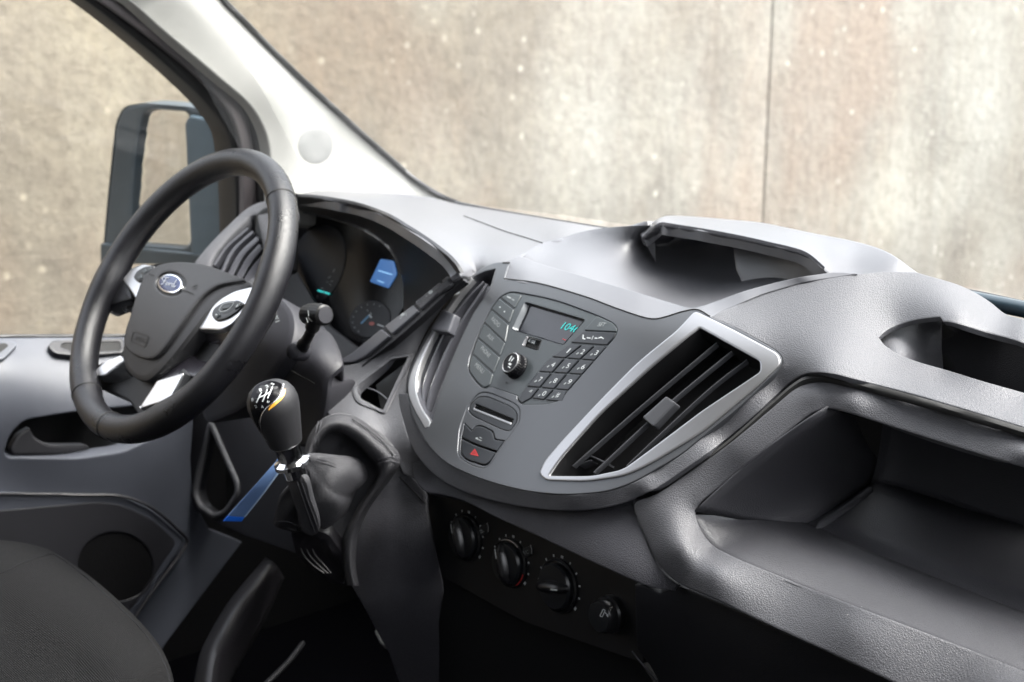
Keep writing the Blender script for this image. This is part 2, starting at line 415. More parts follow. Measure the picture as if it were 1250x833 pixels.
def glassmat(nm, film, specks):
    m = bpy.data.materials.new(nm); m.use_nodes = True; t = m.node_tree; t.nodes.remove(t.nodes['Principled BSDF'])
    tr = t.nodes.new('ShaderNodeBsdfTransparent'); tr.inputs[0].default_value = (.93, .95, .94, 1)
    gl = t.nodes.new('ShaderNodeBsdfGlossy'); gl.inputs['Roughness'].default_value = .03
    df = t.nodes.new('ShaderNodeBsdfDiffuse'); df.inputs[0].default_value = (.6, .62, .62, 1)
    lw = t.nodes.new('ShaderNodeLayerWeight'); lw.inputs[0].default_value = .5
    pw = t.nodes.new('ShaderNodeMath'); pw.operation = 'POWER'; pw.inputs[1].default_value = 5; t.links.new(lw.outputs['Facing'], pw.inputs[0])
    fr = t.nodes.new('ShaderNodeMath'); fr.operation = 'MULTIPLY_ADD'; fr.inputs[1].default_value = .5; fr.inputs[2].default_value = .03; t.links.new(pw.outputs[0], fr.inputs[0])
    mx = t.nodes.new('ShaderNodeMixShader'); t.links.new(fr.outputs[0], mx.inputs[0]); t.links.new(tr.outputs[0], mx.inputs[1]); t.links.new(gl.outputs[0], mx.inputs[2])
    # dust film and water specks on the glass
    tc = t.nodes.new('ShaderNodeTexCoord'); v = t.nodes.new('ShaderNodeTexVoronoi'); v.inputs['Scale'].default_value = 38; t.links.new(tc.outputs['Object'], v.inputs['Vector'])
    c = t.nodes.new('ShaderNodeMath'); c.operation = 'LESS_THAN'; c.inputs[1].default_value = .05; t.links.new(v.outputs['Distance'], c.inputs[0])
    g = t.nodes.new('ShaderNodeMath'); g.operation = 'MULTIPLY_ADD'; g.inputs[1].default_value = specks; g.inputs[2].default_value = film; t.links.new(c.outputs[0], g.inputs[0])
    ns = t.nodes.new('ShaderNodeTexNoise'); ns.inputs['Scale'].default_value = 2.4; ns.inputs['Detail'].default_value = 5; t.links.new(tc.outputs['Object'], ns.inputs['Vector'])
    mrn = t.nodes.new('ShaderNodeMapRange'); mrn.inputs[1].default_value = .35; mrn.inputs[2].default_value = .7; mrn.inputs[3].default_value = film*.6; mrn.inputs[4].default_value = film*1.8; t.links.new(ns.outputs['Fac'], mrn.inputs[0]); t.links.new(mrn.outputs[0], g.inputs[2])
    m2 = t.nodes.new('ShaderNodeMixShader'); t.links.new(g.outputs[0], m2.inputs[0]); t.links.new(mx.outputs[0], m2.inputs[1]); t.links.new(df.outputs[0], m2.inputs[2])
    t.links.new(m2.outputs[0], t.nodes['Material Output'].inputs[0]); return m
M['glass'] = glassmat('side_window_glass', .02, .0)
M['screenglass'] = glassmat('windscreen_glass', .12, .04)
YOFF = -4.0
def concrete():
    m = bpy.data.materials.new('weathered_concrete'); m.use_nodes = True; t = m.node_tree; b = t.nodes['Principled BSDF']; b.inputs['Roughness'].default_value = .85
    tc = t.nodes.new('ShaderNodeTexCoord')
    def noise(sc, det=6, stretch=(1, 1, 1), rough=.6):
        mp = t.nodes.new('ShaderNodeMapping'); mp.inputs['Scale'].default_value = stretch; t.links.new(tc.outputs['Object'], mp.inputs[0])
        n = t.nodes.new('ShaderNodeTexNoise'); n.inputs['Scale'].default_value = sc; n.inputs['Detail'].default_value = det; n.inputs['Roughness'].default_value = rough
        t.links.new(mp.outputs[0], n.inputs[0]); return n.outputs['Fac']
    def ramp(src, stops):
        r = t.nodes.new('ShaderNodeValToRGB'); e = r.color_ramp.elements
        while len(e) < len(stops): e.new(.5)
        for k, (p, c) in enumerate(stops): e[k].position = p; e[k].color = (*c, 1)
        t.links.new(src, r.inputs[0]); return r.outputs[0]
    def mix(f, a, c, mode='MIX'):
        x = t.nodes.new('ShaderNodeMix'); x.data_type = 'RGBA'; x.blend_type = mode
        if np.isscalar(f): x.inputs[0].default_value = f
        else: t.links.new(f, x.inputs[0])
        for i, q in ((6, a), (7, c)):
            if isinstance(q, tuple): x.inputs[i].default_value = (*q, 1)
            else: t.links.new(q, x.inputs[i])
        return x.outputs[2]
    base = ramp(noise(1.6, 8), [(.3, (.138, .130, .118)), (.5, (.188, .182, .167)), (.7, (.232, .230, .214))])
    streak = ramp(noise(1.2, 8, (1, 2.6, .22), .7), [(.35, (.55, .47, .42)), (.5, (1, 1, 1)), (.68, (1.0, .93, .82))])
    c = mix(.35, base, streak, 'MULTIPLY')
    blot = ramp(noise(.75, 5, (1, 1, 1), .55), [(.32, (.74, .70, .66)), (.5, (.90, .895, .885)), (.7, (1.0, .985, .955))]); c = mix(1.0, c, blot, 'MULTIPLY')
    rust = ramp(noise(.9, 6, (1, 1, .5)), [(.5, (0, 0, 0)), (.68, (1, 1, 1))]); c = mix(rust, c, (.165, .135, .112))
    fine = ramp(noise(22, 7, (1, 1, .8), .75), [(.3, (.74, .72, .70)), (.5, (.98, .98, .97)), (.7, (1.2, 1.2, 1.17))]); c = mix(1.0, c, fine, 'MULTIPLY')
    v = t.nodes.new('ShaderNodeTexVoronoi'); v.inputs['Scale'].default_value = 11; t.links.new(tc.outputs['Object'], v.inputs['Vector'])
    sp = ramp(v.outputs['Distance'], [(.0, (1, 1, 1)), (.10, (.7, .7, .7)), (.19, (0, 0, 0))])
    wn = ramp(noise(4, 2), [(.46, (0, 0, 0)), (.58, (1, 1, 1))]); f = mix(1.0, sp, wn, 'MULTIPLY'); c = mix(f, c, (.30, .29, .26))
    sx = t.nodes.new('ShaderNodeSeparateXYZ'); t.links.new(tc.outputs['Object'], sx.inputs[0])   # the near end of the wall is darker and browner
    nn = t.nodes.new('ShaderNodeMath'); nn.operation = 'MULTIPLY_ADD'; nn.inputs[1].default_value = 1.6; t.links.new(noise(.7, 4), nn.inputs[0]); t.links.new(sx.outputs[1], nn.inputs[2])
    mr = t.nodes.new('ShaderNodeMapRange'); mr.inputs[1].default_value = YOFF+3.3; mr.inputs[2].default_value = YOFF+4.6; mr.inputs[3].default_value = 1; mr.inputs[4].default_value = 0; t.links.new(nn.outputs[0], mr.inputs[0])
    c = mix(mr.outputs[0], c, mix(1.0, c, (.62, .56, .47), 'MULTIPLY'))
    t.links.new(c, b.inputs['Base Color'])
    bp = t.nodes.new('ShaderNodeBump'); bp.inputs['Strength'].default_value = .6; bp.inputs['Distance'].default_value = .02; t.links.new(noise(16, 8, (1, 1, 1), .7), bp.inputs['Height']); t.links.new(bp.outputs[0], b.inputs['Normal'])
    return m
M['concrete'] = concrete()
# ================================================================== SETTING
g = box('ground', (-60, -40, -2.2), (60, 80, -2.1), mat('courtyard_asphalt', (.06, .06, .06), .9, vary=.3, vscale=3)); g['kind'] = 'structure'
wl = thing('concrete_wall', 'tall weathered beige concrete wall outside, seen through windscreen and side window', 'wall', (-4.3, 4, -2.1))
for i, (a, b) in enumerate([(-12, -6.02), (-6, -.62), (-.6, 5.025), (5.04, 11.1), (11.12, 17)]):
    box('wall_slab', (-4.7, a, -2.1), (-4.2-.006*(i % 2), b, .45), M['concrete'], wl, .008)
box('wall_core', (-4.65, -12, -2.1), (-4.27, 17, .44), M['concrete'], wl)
fl = box('cab_floor', (-2.1, -.6, -1.22), (-.2, 1.5, -1.17), M['floor']); fl['kind'] = 'structure'
rf = box('roof_lining', (-2.0, -.6, .43), (-.15, .85, .47), M['roof']); rf['kind'] = 'structure'
bk = box('cab_rear_bulkhead', (-2.1, -.66, -1.2), (-.15, -.6, .46), M['roof']); bk['kind'] = 'structure'
sr = box('unseen_cab_right_side', (-.14, .0, -1.3), (-.10, 1.44, -.28), M['doord']); sr['kind'] = 'structure'  # unseen passenger side, sill raised to keep daylight off the lower cab
sq = box('unseen_cab_right_rear_side', (-.14, -.66, -1.3), (-.10, .0, .46), M['roof']); sq['kind'] = 'structure'  # unseen, added and extended forward to block light from the rear right
fb = box('cab_front_bulkhead', (-2.12, 1.42, -1.3), (-.15, 1.46, -.42), M['black']); fb['kind'] = 'structure'

sk = box('cab_side_panel', (-2.13, .75, -1.3), (-2.09, 1.44, -.64), M['black']); sk['kind'] = 'structure'

# ================================================================== WINDSCREEN AND PILLAR
PIL = TPS([(560, 250, 'x', -1.82), (500, 222, 'x', -1.93), (420, 144, 'x', -1.955), (324, 54, 'x', -1.95), (270, 0, 'x', -1.945), (230, 0, 'x', -1.93), (140, 0, 'x', -1.90), (331, 191, 'x', -1.935), (400, 232, 'x', -1.95), (320, 120, 'x', -1.93)])
wp = thing('windscreen_pillar', 'cream trimmed windscreen pillar rising beyond the steering wheel', 'pillar', tuple(PIL(np.array(400.), np.array(230.))))
edge = [(262, -12), (270, 0), (296, 27), (330, 62), (366, 97), (400, 128), (440, 164), (480, 199), (510, 224), (536, 240), (556, 249), (575, 256)]
glassside = crv(edge, 6)
sealside = crv([(132, -14), (156, 0), (202, 40), (266, 94), (306, 130), (324, 162), (331, 195), (334, 230), (336, 262)], 6)
ridge = crv([(215, -12), (232, 0), (262, 30), (300, 72), (340, 118), (376, 152), (420, 190), (470, 228), (500, 246)], 6)
inner = crv([(215, -12), (232, 0), (262, 30), (300, 72), (336, 112), (352, 146), (358, 185), (361, 215), (362, 262)], 6)
def pillarfn(px, py):
    X = np.stack([px, py], 1); R = np.array(inner); d = np.min(np.linalg.norm(X[:, None]-R[None], axis=2), 1)
    # left of the ridge the trim falls away towards the seal
    k = np.argmin(np.linalg.norm(X[:, None]-R[None], axis=2), 1); side = X[:, 0] < R[k, 0]
    return np.where(side, -.017*(np.clip(d-2, 0, 60)/30)**1.2, 0)
panel('pillar_trim', glassside+[(575, 275), (336, 275)]+sealside[::-1], PIL, M['cream'], wp, thick=.02, bev=2.5, step=7, es=6, fn=pillarfn, sharp=60)
panel('cover_cap', ell(385, 178, 21, 22), PIL, M['creamd'], wp, thick=.002, bev=.5, up=.0006)
seam('windscreen_seal', [(p[0]+1, p[1]-.6) for p in edge], PIL, .005, M['rubber'], wp, up=.002)
# door opening seals and door frame (all on the door plane)
DX = -2.04
DP = Plane((DX, 0, 0), (1, 0, 0))
blk2 = crv([(118, -14), (140, 0), (223, 61), (281, 112), (302, 144), (310, 184), (313, 230), (314, 300)], 6)
blk2b = crv([(132, -14), (158, 0), (204, 40), (268, 94), (308, 130), (326, 162), (333, 195), (336, 230), (338, 300)], 6)
grey_l = crv([(95, -14), (120, 0), (194, 54), (252, 104), (284, 144), (295, 180), (297, 230), (297, 300)], 6)
blk_l = crv([(74, -14), (97, 0), (158, 47), (216, 97), (252, 133), (272, 162), (277, 187), (281, 230), (283, 300)], 6)
panel('door_seal', blk2+blk2b[::-1], DP, M['rubber'], wp, thick=.03, bev=4, up=.012)
panel('door_post_strip', grey_l+[(316, 300), (312, 184), (304, 144), (283, 112), (225, 61), (142, 0), (120, -14)], DP, M['frameg'], wp, thick=.02, bev=3)
ws = thing('windscreen', 'large clear windscreen with speckled dusty glass above the dashboard', 'windscreen', (-1.1, 1.38, -.37))
R0 = [np.array(p) for p in [at(262, -30, x=-1.905), at(400, 128, x=-1.925), at(500, 215, x=-1.86), at(560, 248, y=1.375)]]
# glass: lower edge along the dash, upper edge under the roof
low = [(-2.02, 1.18, -.385), (-1.74, 1.385, -.375), (-1.4, 1.45, -.372), (-1.1, 1.47, -.372), (-.8, 1.45, -.372), (-.46, 1.385, -.375), (-.18, 1.2, -.385)]
top = [(-1.97, .62, .40), (-1.7, .77, .42), (-1.4, .83, .43), (-1.1, .85, .43), (-.8, .83, .43), (-.5, .77, .42), (-.23, .62, .40)]
mid = [((a[0]+b[0])/2, (a[1]+b[1])/2+.03, (a[2]+b[2])/2+.02) for a, b in zip(low, top)]
rows('glass_pane', [low, mid, top], M['screenglass'], ws, nu=40, nv=6)
seal = [at(p[0], p[1], y=q) for p, q in [((556, 249), 1.385), ((600, 257.5), 1.40), ((660, 268), 1.41), ((740, 281), 1.41), ((900, 306), 1.41), ((1100, 344), 1.41), ((1190, 359), 1.41), ((1250, 372), 1.40), ((1330, 388), 1.38)]]
tube('lower_seal', crv([tuple(q) for q in seal], 5), .0045, M['rubber'], ws)
tube('lower_channel', crv([tuple(at(p, q, y=1.36)) for p, q in [(1150, 358), (1190, 366), (1250, 378), (1330, 395)]], 5), .009, M['mirrorh'], ws)

# ================================================================== DRIVER DOOR
dd = thing('driver_door', 'closed driver door with blue grey door card and open looking side window', 'door', (-2.05, .8, -.9))
# door card surface: bright sill rolling over into a steep panel
def door_f(px, py): return None
DC = TPS([(0, 412, 'x', -2.03), (150, 411, 'x', -2.03), (260, 412, 'x', -2.03), (0, 440, 'x', -1.985), (150, 440, 'x', -1.985), (0, 470, 'x', -1.965), (200, 470, 'x', -1.965),
          (0, 580, 'x', -1.965), (250, 580, 'x', -1.97), (0, 700, 'x', -1.96), (200, 800, 'x', -1.97), (300, 620, 'x', -1.985), (-60, 600, 'x', -1.96), (320, 520, 'x', -2.0)])
handle_out = rnd([(5, 553, 6), (12, 530, 14), (30, 513, 10), (90, 503, 8), (200, 492, 20), (222, 520, 10), (150, 552, 10), (95, 560, 10), (10, 559, 6)], 6)
panel('door_card', [(-70, 412), (0, 412), (150, 411), (242, 411), (238, 500), (233, 560), (236, 610), (256, 646), (296, 662), (200, 790), (160, 870), (-70, 860)], DC, M['door'], dd, holes=[handle_out], thick=.03, bev=2, step=12)
# arm-rest pocket below: raised lip line, sunken lower field
LP = TPS([(0, 600, 'x', -1.945), (150, 604, 'x', -1.945), (215, 650, 'x', -1.95), (165, 740, 'x', -1.95), (-60, 600, 'x', -1.94), (0, 720, 'x', -1.94)])
pock = rnd([(-70, 604, 2), (150, 606, 16), (186, 622, 16), (229, 660, 12), (162, 756, 10), (100, 830, 4), (-70, 860, 2)], 6)
panel('door_pocket', pock, LP, M['door'], dd, thick=.03, bev=4, step=12, holes=[ell(141, 692, 47, 43, 8)])
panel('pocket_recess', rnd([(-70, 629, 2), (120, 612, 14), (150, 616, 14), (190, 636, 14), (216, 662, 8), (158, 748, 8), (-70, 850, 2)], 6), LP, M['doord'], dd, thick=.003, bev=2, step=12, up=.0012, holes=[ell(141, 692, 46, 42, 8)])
panel('speaker_grille', ell(141, 692, 48, 44, 8, 48), LP, mat('speaker_cloth', (.004, .004, .0045), .95, spec=.1, bump=.7, bscale=350, grain='n'), dd, thick=.004, bev=3, step=8, up=-.001)
seam('pocket_lip', [(-70, 603), (0, 603), (100, 604), (150, 606), (185, 620), (215, 645), (228, 660), (222, 672), (190, 715), (162, 756)], LP, .0028, M['doord'], dd, up=.002)
# inner handle bowl
HB = TPS([(5, 553, 'x', -1.985), (30, 513, 'x', -1.985), (90, 530, 'x', -2.03), (200, 500, 'x', -1.99), (150, 552, 'x', -1.985), (60, 530, 'x', -2.0), (120, 520, 'x', -2.035)])
hb = panel('door_handle', rnd([(2, 556, 6), (9, 528, 14), (28, 510, 10), (90, 500, 8), (205, 488, 20), (226, 520, 10), (150, 556, 10), (95, 563, 10), (8, 562, 6)], 6), HB, M['black'], dd, thick=.01, bev=3, step=8)
LH = TPS([(15, 550, 'x', -1.965), (33, 525, 'x', -1.965), (60, 545, 'x', -1.962), (110, 546, 'x', -1.975)])
panel('handle_lever', rnd([(13, 548, 4), (22, 530, 8), (37, 522, 3), (43, 535, 6), (60, 543, 8), (108, 543, 6), (112, 550, 4), (70, 556, 6), (16, 556, 5)], 4), LH, M['doord'], hb, thick=.012, bev=3, step=6)
# sill grip and lock button wells
SL = Plane((-1.99, 0, 0), (1, 0, .9)); SL = TPS([(0, 412, 'x', -2.02), (150, 412, 'x', -2.02), (0, 437, 'x', -1.985), (150, 437, 'x', -1.985), (70, 425, 'x', -2.0)])
panel('sill_grip', rnd([(58, 424, 3), (63, 417, 5), (150, 414, 4), (152, 432, 4), (95, 436, 8), (66, 433, 6)], 4), SL, M['doord'], dd, thick=.004, bev=1.5, up=.003, holes=[rnd([(73, 425), (77, 420), (146, 418), (147, 429), (90, 431)], 3)])
panel('grip_slot', rnd([(71, 425), (76, 419), (148, 417), (148, 431), (88, 432)], 3), SL, M['gap'], dd, thick=.002, bev=.5, up=.001)
panel('sill_grip', rnd([(-20, 418, 3), (12, 416, 6), (22, 422, 5), (4, 440, 4), (-20, 444, 3)], 4), SL, M['door'], dd, thick=.004, bev=1.5, up=.003)
panel('grip_slot', rnd([(-20, 423), (6, 421), (10, 424), (0, 432), (-20, 436)], 3), SL, M['gap'], dd, thick=.002, bev=.5, up=.004)
WF = Plane((-2.07, 0, 0), (1, 0, 0))
panel('window_frame', blk_l+[(300, 300), (299, 180), (288, 144), (256, 104), (198, 54), (124, 0), (99, -14)], WF, M['rubber'], dd, thick=.05, bev=5, up=.016)
seam('sill_weatherstrip', [(-70, 411.5), (60, 411), (150, 410.5), (290, 410)], Plane((-2.035, 0, 0), (1, 0, 0)), .004, M['rubber'], dd)
wv = [tuple(at(-90, 425, x=-2.09)), tuple(at(330, 425, x=-2.09)), tuple(at(330, 185, x=-2.09)), tuple(at(110, 0, x=-2.09)), tuple(at(-90, -160, x=-2.09))]
link('window_glass', wv, [(0, 1, 2, 3, 4)], M['glass'], dd, False)

# ================================================================== WING MIRROR
wm = thing('wing_mirror', 'dark blue grey wing mirror outside the side window reflecting the wall', 'wing mirror', (-2.3, 1.15, -.6))
MS = TPS([(130, 300, 'x', -2.36), (150, 140, 'x', -2.36), (230, 130, 'x', -2.30), (230, 310, 'x', -2.30), (280, 160, 'x', -2.22), (280, 320, 'x', -2.22), (190, 220, 'x', -2.34)])
# glass plane: faces back and slightly inwards
GP = Plane(tuple(at(195, 215, x=-2.34)), (.25, -.968, -.03)); 
hous = rnd([(126, 318, 4), (127, 290, 6), (133, 225, 20), (141, 150, 18), (151, 129, 10), (175, 126, 8), (236, 131, 12), (262, 139, 14), (277, 162, 14), (281, 230, 10), (284, 322, 4), (240, 322, 4)], 8)
glasso = rnd([(162, 298, 6), (161, 250, 20), (166, 185, 18), (174, 137, 8), (190, 134, 6), (226, 137, 6), (230, 145, 6), (231, 296, 6), (226, 303, 6), (190, 300, 4)], 5)
# shell: front rim, ruled back to a smaller rear outline further forward
def shell(outline, S, back, kx, mat_, par, name):
    O = resample(outline, 6); P = S(O[:, 0], O[:, 1]); c = P.mean(0); V = list(P); n = len(P); F = []
    prev = 0
    for t, sh in ((.35, 1.01), (.75, .93), (1, .72)):
        Q = c+(P-c)*sh+np.array(back)*t; st = len(V); V += list(Q)
        for i in range(n): j = (i+1) % n; F.append((prev+i, prev+j, st+j, st+i))
        prev = st
    F.append(tuple(range(prev, prev+n)))
    return link(name, V, F, mat_, par, True, None, 50)
shell(hous, GP, (-.03, .13, 0), 1, M['mirrorh'], wm, 'mirror_shell')
panel('mirror_surround', hous, GP, M['mirrorh'], wm, holes=[glasso], thick=.02, bev=4, step=9)
panel('mirror_glass', glasso, GP, M['mirror'], wm, thick=.003, bev=.5, up=-.010, step=9)
panel('side_cover', rnd([(228, 150, 3), (234, 140, 4), (262, 146, 10), (274, 170, 8), (278, 322, 3), (236, 322, 3)], 5), GP, mat('mirror_arm_cover', (.05, .075, .095), .3, vary=.1), wm, thick=.008, bev=3, up=.006, step=12)
panel('gap_cover', rnd([(126, 296), (165, 302), (232, 308), (262, 312), (262, 322), (126, 322)], 3), GP, M['mirrorh'], wm, thick=.012, bev=2, up=.008)
tube('mirror_arm', [at(250, 300, x=-2.3), at(262, 318, x=-2.25), at(285, 330, x=-2.12)], .03, M['mirrorh'], wm, n=10)
M['shelf'] = mat('shelf_liner_plastic', (.034, .034, .039), .5, bump=.6, bscale=470, dust=.12, vary=.1)
# ================================================================== DASHBOARD
XC = -1.08
fF = lambda x, z: 1.07+.72*(z+.37)+.38*(x-XC)**2+8*np.maximum(0, z+.405)**2
SF = Curved(fF)                     # the bulging centre face
SP = Curved(lambda x, z: 1.055+.6*(z+.40)+0*x, 1.3)                          # passenger face
db = thing('dashboard', 'grey grained plastic dashboard spanning the cab below the windscreen', 'dashboard', (-1.1, 1.2, -.6))
# --- driver side top pad, from the windscreen to the cowl edge over the instruments
cowl = [(359, 240), (385, 242), (412, 246), (436, 251), (460, 259), (478, 267), (496, 278), (515, 290), (532, 302), (546, 313), (556, 324), (562, 334)]
TD = TPS([(359, 236, 'y', 1.20), (430, 232, 'y', 1.30), (487, 236, 'y', 1.34), (566, 250, 'y', 1.38), (617, 283, 'y', 1.24), (663, 296, 'y', 1.21), (616, 322, SF), (590, 325, SF), (412, 246, 'y', 1.12), (460, 259, 'y', 1.10),
          (496, 278, 'y', 1.075), (532, 302, 'y', 1.06), (560, 332, 'y', 1.05), (737, 279, 'y', 1.40), (690, 289, 'y', 1.24), (578, 336, SF, .004), (540, 270, 'y', 1.2)])
panel('driver_top_pad', [(352, 240), (359, 236), (385, 232), (430, 232), (487, 235), (530, 241), (560, 249), (640, 262)]+crv([(600, 275), (585, 270.5), (568, 264.5)], 3)[::-1][:0]+[(640, 289), (617, 283), (630, 290), (655, 297)][:0]
      +[(745, 279), (700, 290), (663, 297), (640, 311), (617, 321), (604, 325), (590, 329), (575, 338), (564, 337)]+crv(cowl, 4)[::-1], TD, M['padsoft'], db, thick=.012, bev=1.6, step=9, es=5)
seam('pad_seam', [(566, 264), (585, 271), (617, 283), (640, 290), (662, 297)], TD, .0007, M['gap'], db, up=.0003)
# cowl underside and inner shroud
CU = TPS([(359, 240, 'y', 1.13), (412, 246, 'y', 1.12), (460, 259, 'y', 1.10), (496, 278, 'y', 1.075), (532, 302, 'y', 1.06), (558, 335, 'y', 1.05),
          (363, 257, 'y', 1.19), (446, 281, 'y', 1.18), (474, 302, 'y', 1.17), (487, 335, 'y', 1.16), (491, 370, 'y', 1.15), (496, 385, 'y', 1.12)])
inn = [(350, 252), (363, 257), (400, 265), (425, 272), (446, 281), (462, 291), (476, 304), (485, 318), (490, 335), (492, 352), (492, 372), (493, 392)]
panel('cowl_shroud', [(345, 240), (359, 239)]+crv(cowl, 4)+[(556, 334), (530, 352), (512, 372), (493, 392)]+crv(inn, 4)[::-1]+[(342, 250)], CU, mat('shroud_satin_black', (.016, .016, .018), .3), db, thick=.004, bev=.8, step=8)
panel('cowl_slot', rnd([(394, 243.5), (400, 243.5), (424, 250), (425, 253), (415, 251)], 1.5), CU, M['slatg'], db, thick=.001, bev=.5, up=.0012)
# --- centre top: front band, storage bowl, hood
BA = TPS([(625, 335, SF), (612, 340, SF), (612, 320, SF), (640, 330, SF, .003), (616, 322, SF), (655, 346, SF), (696, 357, SF), (750, 376, SF), (797, 391, SF), (848, 381, SF), (867, 388, SF), (641, 313, 'y', 1.14), (663, 296, 'y', 1.2), (723, 340, 'y', 1.118), (780, 357, 'y', 1.11), (840, 375, 'y', 1.108),
          (868, 370, 'y', 1.12), (904, 357, 'y', 1.14), (940, 346, 'y', 1.16), (976, 338, 'y', 1.17), (1014, 332, 'y', 1.19), (1043, 331, 'y', 1.2), (894, 375, 'y', 1.12), (928, 360, 'y', 1.145), (976, 346, 'y', 1.168)])
bandin = crv([(650, 318), (672, 325), (700, 333), (723, 340), (760, 351), (800, 363), (826, 371), (842, 375), (856, 373), (868, 369), (885, 363), (904, 356), (940, 346), (976, 338), (1014, 332)], 4)
fasc_top = crv([(616, 341), (655, 346), (696, 357), (724, 366), (750, 376), (776, 385), (792, 389.5), (802, 390), (815, 387), (835, 381), (852, 379), (867, 387)], 4)
seam_r = crv([(868, 387), (880, 380), (894, 374), (928, 359.5), (950, 353), (976, 346), (1000, 341), (1024, 337.5), (1046, 334)], 4)
panel('centre_front_band', [(612, 320), (634, 312), (642, 314)]+bandin+[(1030, 332)]+seam_r[::-1]+[(x-.5, y+1.5) for x, y in fasc_top[::-1]]+[(610, 341)], BA, M['padsoft'], db, thick=.006, bev=.8, step=8, es=4, up=-.0006)
seam('fascia_seam', [(616, 341), (655, 346), (696, 357), (724, 366), (750, 376), (776, 385), (792, 389.5), (802, 390), (815, 387), (835, 381), (852, 379), (867, 387)], SF, .0007, M['gap'], db, up=.0012)
BW = TPS([(620, 322, 'y', 1.13), (650, 318, 'y', 1.15), (641, 311, 'y', 1.15), (663, 296, 'y', 1.205), (690, 289, 'y', 1.235), (734, 279, 'y', 1.25), (791, 276, 'y', 1.25), (700, 333, 'y', 1.145), (723, 338, 'y', 1.155), (760, 345, 'y', 1.175), (800, 360, 'y', 1.185), (842, 372, 'y', 1.18),
          (725, 305, 'y', 1.215), (770, 300, 'y', 1.245), (790, 285, 'y', 1.265), (800, 320, 'y', 1.265), (803, 295, 'y', 1.29), (850, 300, 'y', 1.31), (850, 328, 'y', 1.275), (890, 330, 'y', 1.275), (840, 352, 'y', 1.225), (900, 350, 'y', 1.225), (960, 330, 'y', 1.25), (940, 345, 'y', 1.225), (1010, 335, 'y', 1.25), (960, 300, 'y', 1.31), (900, 280, 'y', 1.33)])
panel('storage_bowl', crv([(636, 315), (641, 311), (650, 303), (663, 296.5), (676, 292), (690, 288.5), (712, 282.5), (734, 278.7), (762, 276.3), (791, 275.5)], 4)+[(830, 272), (900, 280), (980, 300), (1025, 330), (1010, 345), (900, 372), (842, 392), (780, 368), (700, 345), (655, 330)], BW, M['padsoft'], db, thick=.006, bev=.6, step=8, es=5)
0 and panel('bowl_foot_pad', crv([(806, 352), (830, 347), (862, 346), (882, 350), (880, 358), (850, 372), (828, 372), (808, 362)], 5, True), BW, M['black'], db, thick=.002, bev=1.5, up=.0015, step=9)
WBL = TPS([(902, 296, 'y', 1.26), (902, 328, 'y', 1.245), (1010, 332, 'y', 1.222), (985, 312, 'y', 1.23), (940, 310, 'y', 1.25)])
panel('bowl_side_wall', [(894, 299), (899, 293), (906, 291), (940, 300), (974, 306), (988, 312), (1012, 334), (990, 341), (940, 350), (905, 345), (898, 330), (896, 315)], WBL, M['padsoft'], db, thick=.004, bev=1.5, step=8)
WB2 = Plane(tuple(at(795, 305, y=1.25)), (.45, -.9, 0))
panel('bowl_gusset', rnd([(785, 291), (800, 288), (801, 320)], 1), WB2, M['pad'], db, thick=.003, bev=.5, up=.002)
HT = TPS([(784, 288, 'y', 1.235), (804, 272, 'y', 1.235), (856, 279, 'y', 1.23), (904, 288, 'y', 1.225), (976, 306, 'y', 1.215), (1012, 332, 'y', 1.21), (760, 277, 'y', 1.27), (784, 274, 'y', 1.30), (818, 262, 'y', 1.33), (856, 264, 'y', 1.335), (928, 270, 'y', 1.33),
          (1000, 284, 'y', 1.32), (1060, 297, 'y', 1.30), (1098, 315, 'y', 1.27), (1120, 333, 'y', 1.275), (1043, 331, 'y', 1.235), (1020, 310, 'y', 1.25), (930, 282, 'y', 1.27)])
hood_in = crv([(784, 289), (794, 281), (804, 273), (812, 273), (830, 276), (856, 280), (904, 289), (950, 299.5), (976, 306), (988, 312), (1000, 322), (1012, 333)], 4)
panel('hood', [(783, 275.5), (795, 270.5)]+crv([(806, 264.5), (812, 262.8), (820, 262.2), (856, 264), (890, 267), (928, 270.5), (964, 277.5), (1000, 285), (1032, 291), (1060, 298), (1082, 306), (1100, 317), (1112, 326), (1122, 333)], 4)+[(1124, 345), (1043, 342)]+hood_in[::-1]+[(781, 286)],
      HT, M['padsoft'], db, thick=.012, bev=2.2, step=8, es=4)
lipS = lambda px, py: HT(px, py)
hp_ = np.array(hood_in); hP = HT(hp_[:, 0], hp_[:, 1])+np.array([0, .001, 0])
rows('hood_lip', [[tuple(p+np.array(v)) for p in hP[::3]] for v in ((0, 0, .001), (0, -.0015, -.004), (0, .006, -.010), (0, .045, -.014))], M['mid'], db, nu=70, nv=4)
